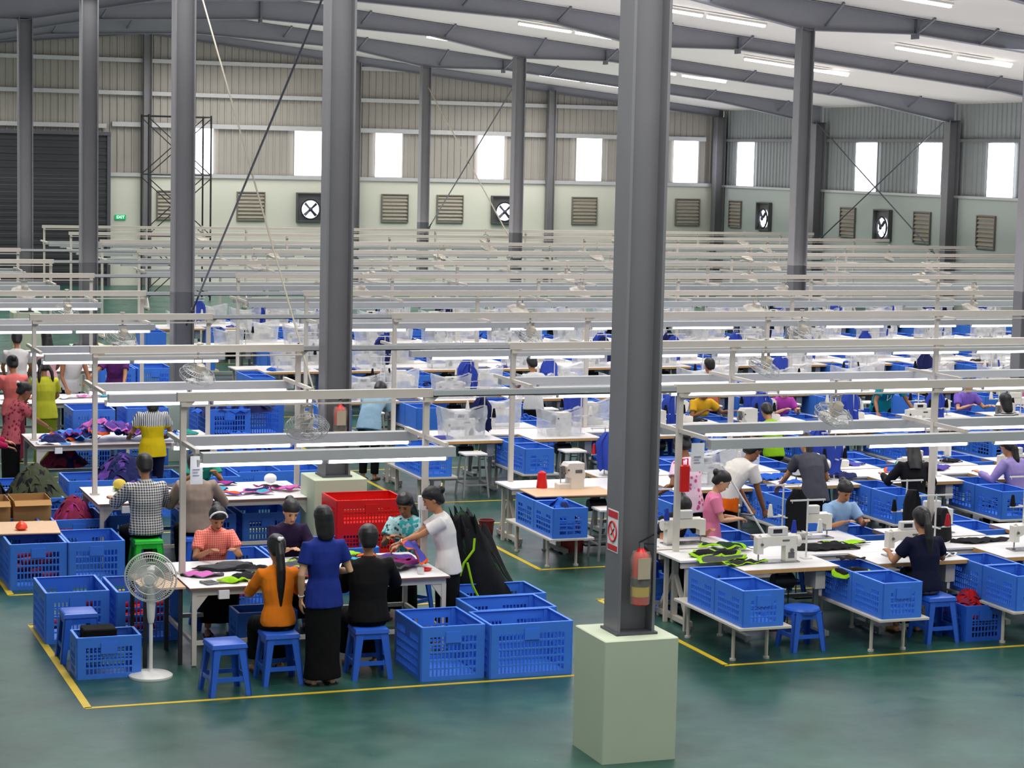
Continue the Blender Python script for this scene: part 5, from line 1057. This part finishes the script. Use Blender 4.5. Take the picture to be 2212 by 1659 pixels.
heap('garment_heap', 'navy', 'purple', (5.15, 28.4, .4), .8, .8, .4, 'heap of navy and violet garments in the crates before the third table', 21); heap('garment_heap', 'maroon', 'navy', (4.7, 30.5, .35), .6, .5, .25, 'maroon bundle on the shelf under the third table', 22)
for i in range(7): cloth(('white', 'orange', 'grey', 'white', 'pink', 'aqua', 'white')[i], None, 4.6+.3*i, 35.3+.1*(i % 3), T+.003*i, .3, .2, 'flat piece on the fourth left table, %s from left' % ORD[i], h=.01)
# heap of black garments by the white T-shirt
gh = heap('garment_heap', 'black', 'dgreen', (7.6, 20.7, 0), .8, .9, 1.35, 'tall leaning heap of black garments with lime piping behind the white T-shirt', 31)
for v in gh.data.vertices: v.co.x -= v.co.z*.32; v.co.y += v.co.z*.0
for i, (a, b) in enumerate((((7.22, 20.3, .1), (7.02, 20.32, .75)), ((7.12, 20.4, .98), (6.98, 20.42, .6)), ((7.5, 20.22, .12), (7.38, 20.26, .36)))):
    a, b = Vector(a)+Vector((.12, -.05, 0)), Vector(b)+Vector((.12, -.05, 0)); single('piping_strip', MB().tube([a+(0, 0, 0) if False else a, a.lerp(b, .3)+Vector((.03, -.02, 0)), a.lerp(b, .65)+Vector((-.02, -.02, 0)), b], .012, 6), cm('lime'), 'lime green piping strip on the black garment heap, %s of three' % ORD[i], 'strip')
# broom, phone, red tool case
br = tag(link('broom', None), 'long-handled broom leaning over the first row crates', 'broom'); link('handle', MB().cyl((10.98, 22.4, 1.32), (11.55, 22.05, .3), .013, n=8).mesh('handle', M_ENAMEL2), br); link('head', MB().box(11.48, 11.72, 21.98, 22.1, .2, .3).mesh('head', M_DARK), br)
single('phone', MB().bbox(-.035, .035, -.07, .07, 0, .01, .003), M_DARK, 'dark phone held by the person in the pink T-shirt', 'phone', (10.66, 21.1, .97), rz=.6)
single('red_case', MB().bbox(-.05, .05, -.03, .03, -.14, .14, .015).tube([(-.03, 0, .14), (-.03, 0, .2), (.03, 0, .2), (.03, 0, .14)], .008, 6), M_RED, 'red case hanging on the end post of the first row', 'case', (9.46, 20.17, 1.55))
# ------------------------------------------------------------------ right side: sewing rows
NL = 10
XE = 35.0
def cy(k): return 20.2+4.95*k
def seen(x, y): return x < .672*y+.5
NUM = ['one', 'two', 'three', 'four', 'five', 'six', 'seven', 'eight']
PIT = 1.52
for k in range(NL):
    y = RY0-.02+RP*k; n = int((XE-9.45)/(PIT*2)); posts = [9.48+PIT*2*i for i in range(n+1)]; posts = [p for p in posts if p < .672*y+2.5]; x1 = min(XE, posts[-1]+PIT*2) if len(posts) < n+1 else XE
    rack(9.45, x1, y, 'cream overhead lamp frame above the %s sewing row from the front' % ORD[k], posts, detail=k < 3)
    lit = k < 4
    for s in (-1, 1):
        i = 0
        while True:
            x = 10.45+PIT*i+(.2 if s > 0 else 0)
            if x > x1-.5 or not seen(x-.6, y): break
            if not (lit and (i*7+k*3+(s > 0)*2) % 11 == 0):
                on = lit and not (k == 1 and s > 0 and x < 12)
                (P_LMP if on else P_LMPO).put('%s fluorescent tube over the %s sewing row, %s trough, %s from the left' % ('glowing' if on else 'unlit', ORD[k], 'near' if s < 0 else 'far', ORD[i]), (x, y+s*.6, 1.885))
            i += 1
    x = 11.3+(k*1.7) % 3.1; i = 0
    while x < x1-.5 and seen(x, y):
        (P_FAN if k < 3 else P_FANC).put('round caged fan hanging over the %s sewing row, %s from the left' % (ORD[k], ORD[i]), (x, y, 2.47), rz=.3*math.sin(k+i*2)); x += 4.56; i += 1
rr = random.Random(11)
TB = None
UNC = lambda k, x: k == 0 or (k <= 2 and x > 12.6)
for k in range(7):
    c = cy(k); cz = k >= 2; seats = 0
    # centre trough table between the two ranks
    xa = 9.3; xb = 36 if k > 5 else min(34.6, .672*c+1.2)
    ct = tag(link('centre_table', None, loc=(0, c, 0)), 'long white centre table running along the %s sewing row' % ORD[k], 'table'); link('tabletop', MB().box(xa, xb, -.33, .27, .725, .745).mesh('tabletop', M_TOP), ct)
    link('frame', MB().box(xa+.02, xb, -.31, -.28, .66, .725).box(xa+.02, xb, .22, .25, .66, .725).mesh('frame', M_ENAMEL), ct)
    x = xa+.1
    while x < xb: link('leg', MB().box(x-.02, x+.02, -.3, -.26, 0, .66).box(x-.02, x+.02, .2, .24, 0, .66).mesh('leg', M_ENAMEL), ct); x += PIT*2
    for side in (0, 1):
        sn = ('near', 'far')[side]
        for j in range(17):
            xt = 9.7+PIT*j if side == 0 else (9.2 if k == 0 else 10.72)+PIT*j    # table left edge
            if xt > 33 or not seen(xt, c): break
            if side == 0 and k == 1 and j == 0: pass
            idx = '%s side of row %s, %s from the left' % (sn, NUM[k], ORD[j])
            o = (xt, c-.98, 0) if side == 0 else (xt+TW, c+.92, 0); rz = 0 if side == 0 else PI
            def L(dx, dy, z=0):
                return (o[0]+dx, o[1]+dy, z) if side == 0 else (o[0]-dx, o[1]-dy, z)
            (P_TBC if cz else P_TB).put('sewing table with wooden edge, '+idx, o, rz)
            unc = UNC(k, xt); h = rr.random(); mz = TH+.001
            over = (h < .3 and not (k == 0)) or (k == 1 and side == 0 and j == 0)
            if k == 0 and side == 0 and j in (1,): over = False
            mx, my = (.55, .36)
            if k == 1 and side == 0 and j == 0: mx = .25
            mp = (P_OVC if cz else P_OV) if over else (P_LSC if cz else P_LS)
            cover = not unc and not (k == 1 and side == 0 and j == 0)
            mp.put(('boxy overlock machine, ' if over else 'flat bed sewing machine, ')+idx, L(mx, my, mz), rz)
            if cover: rr.choice(P_CV).put('clear plastic machine cover, '+idx, L(mx, my, mz), rz)
            if not (k == 1 and side == 0 and j == 0):
                (rr.choice(P_TSC) if cz else rr.choice(P_TS)).put('white thread stand, '+idx, L(.93, .45, mz), rz)
            # garments hung on stands and loose pieces
            if k > 0 and rr.random() < .42: hung_garment('royal' if rr.random() < .75 else 'navy', L(.9, .5, mz+.56), 'blue garment hung up, '+idx, rz, .34, .48, j*3+k)
            if k > 0 and rr.random() < .35: cloth(rr.choice(['blue', 'navy', 'violet', 'black']), None, *L(.25, .3, mz), .3, .24, 'loose dark cloth piece, '+idx, h=.05)
            # crate shelf on the operator's left
            s0 = L(-.5, -.93); (P_SHC if cz else P_SH).put('low white crate shelf, '+idx, s0 if side == 0 else (s0[0], s0[1], 0), rz)
            for q in (0, 1):
                pr_ = P_TOTE if k == 0 else P_TOTE1 if k < 3 else P_TOTE0
                pr_.put('blue tote crate %s, %s' % (('at the aisle', 'at the table')[q], idx), L(-.45, -.9+.62*q, .386), rz)
            if k > 0 and rr.random() < .3: heap('garment_heap', 'blue', 'navy', L(-.24, -.6, .55), .34, .5, .22, 'blue garments filling the tote crate, '+idx, j+k*20)
            occupied = any(abs(p[0].location.x-(xt+.5)) < .75 and abs(p[0].location.y-(c-1.3 if side == 0 else c+1.25)) < .5 for p in PEOPLE)
            if True:
                sp_ = P_STR if (k == 0 and side == 0 and j == 0) else (P_STM if not unc else P_ST)
                if k < 4: sp_.put(('metal stool with white seat' if sp_ is P_STM else 'blue plastic stool')+(' in use, ' if occupied else ' standing empty, ')+idx, L(.5, -.3), rz)
# tall white machine beds and details at the nearest table
cloth('black', 'lime', 9.75, 20.05, .747, .55, .3, 'black and lime garment lying at the left end of the first row', h=.05, rz=.1, fold=1.6)
cloth('dgreen', 'lime', 10.0, 20.28, .78, .45, .22, 'dark green and lime garment on top of the left end pile', h=.06, rz=-.4, fold=1.6); cloth('grey', 'lime', 9.72, 19.78, .75, .6, .26, 'grey and lime piece hanging over the front edge at the left end', h=.02, rz=.05, fold=1.5)
cloth('black', 'lime', 9.85, 19.55, .755, .5, .2, 'black strip with lime binding beside the first machine', h=.02, rz=.15); cloth('white', None, 10.05, 20.35, .75, .35, .2, 'white card lying on the first row centre table', h=.004); cloth('grey', None, 10.2, 20.3, .765, .24, .12, 'small grey piece on the white card', h=.01, rz=-.6)
cloth('black', None, 11.1, 20.15, .75, .7, .3, 'stack of black pieces behind the first sewing machine', h=.09, fold=1); cloth('lime', 'black', 11.45, 20.3, .76, .5, .14, 'lime and black strips beside the black stack', h=.03, rz=-.2); cloth('black', None, 11.05, 19.5, .755, .3, .16, 'black piece in front of the navy T-shirt', h=.01)
cloth('black', 'white', 12.1, 19.45, .755, .3, .16, 'black piece with pale edge right of the navy T-shirt', h=.02); cloth('black', None, 13.0, 20.15, .75, .7, .26, 'dark piece lying on the centre table at the right', h=.02)
hung_garment('black', (11.0, 20.6, 1.32), 'black garment hung over a thread stand right of the broom', 0, .26, .45, 4); hung_garment('black', (12.3, 20.4, 1.3), 'black garment hung beside the second first-row post', .4, .26, .46, 5); hung_garment('black', (12.62, 20.3, 1.1), 'black garment draped right of the second first-row post', .6, .4, .4, 7)
for i, (x, y) in enumerate(((12.2, 24.6), (12.9, 24.9), (13.4, 25.1), (14.9, 25.0), (15.5, 25.2), (13.9, 24.8))): cloth(('sky', 'blue', 'black', 'blue', 'violet', 'navy')[i], ('navy', None, None, 'orange', 'purple', None)[i], x, y, .75, .5, .3, '%s cloth on the second row centre table, %s from left' % (('sky blue', 'blue', 'black', 'blue', 'violet', 'navy')[i], ORD[i]), h=.06, rz=i*.8, fold=1.4)
cloth('teal', None, 15.3, 25.6, .76, .3, .2, 'bright green bundle near the right edge of the second row', h=.12)
fc = crate_proto(.45, .6, .36, M_BLUE2); fc.put('blue crate of red scraps on the floor right of the navy T-shirt', (11.98, 18.74, 0)); heap('garment_heap', 'red', 'maroon', (12.2, 19.05, .22), .36, .5, .2, 'dark red scraps filling the floor crate', 41)
P_TOTE.put('blue crate on the floor behind the front column', (9.28, 20.9, 0))
cloth('black', 'lime', 10.86, 19.1, .66, .4, .3, 'black garment with lime edge stuffed in the second tote crate', h=.12, fold=2, name='garment')
# start of the second row: tan board, red bin
bdm = tag(link('hardboard_sheet', MB().box(0, 1.05, 0, .62, 0, .012).mesh('hardboard_sheet', M_TAN), None, (9.3, 23.98, .76), -.02), 'tan hardboard sheet lying on the first table of the second row', 'board')
single('waste_bin', MB().lathe([(.08, 0), (.1, .2), (.11, .2), (.11, .21), (.095, .21), (.07, .02), (0, .02)], n=20), mat('dark_red_bin', '#6e1c1c', .5), 'dark red bin under the second row end frame', 'bin', (9.3, 25.7, 0))
single('waste_bin', MB().lathe([(.15, 0), (.16, .34), (.17, .35), (.14, .35), (.13, .02), (0, .02)], n=20), mat('dark_red_bin', '#6e1c1c', .5), 'dark red bin behind the low shelf of the second row', 'bin', (9.98, 24.5, 0))
single('red_thread_cone', MB().lathe([(.06, 0), (.07, .02), (.05, .2), (.02, .22)], n=16), M_RED, 'red cone beside the boxy overlock machine', 'cone', (9.62, 24.62, .76))
# ------------------------------------------------------------------ light
w = bpy.data.worlds.new('daylight'); SC.world = w; w.use_nodes = True; b = w.node_tree.nodes['Background']; b.inputs[0].default_value = (.86, .93, 1, 1); b.inputs[1].default_value = .5
def area(loc, sx, sy, e, col, spread=120, rot=(0, 0, 0)):
    l = bpy.data.lights.new('fill_light', 'AREA'); l.shape = 'RECTANGLE'; l.size = sx; l.size_y = sy; l.energy = e; l.color = col; l.spread = math.radians(spread)
    o = bpy.data.objects.new('fill_light', l); COL.objects.link(o); o.location = loc; o.rotation_euler = rot
for y in (14, 24, 34, 44, 54, 64, 72):
    for x in (6, 17, 28): area((x, y, {6: 7.85, 17: 8.5, 28: 7.45}[x]), 6, 6, 600, (1, .97, .95), 150)  # added overhead fill panels standing in for the ceiling lamps' light
for y in (34, 46, 58, 70):
    for x in (8, 20, 31): area((x, y, 2.6), 9, 9, 130 if x < 10 else 320, (1, .92, .92), 180, (PI, 0, 0))  # added upward fill imitating bounced light; no fixtures hang here
SC.view_settings.view_transform = 'Standard'; SC.view_settings.look = 'None'; SC.view_settings.exposure = 0
c = SC.cycles
c.max_bounces = 5; c.diffuse_bounces = 3; c.glossy_bounces = 2; c.transmission_bounces = 2; c.transparent_max_bounces = 8; c.caustics_reflective = False; c.caustics_refractive = False; c.adaptive_threshold = .05; c.sample_clamp_indirect = 6
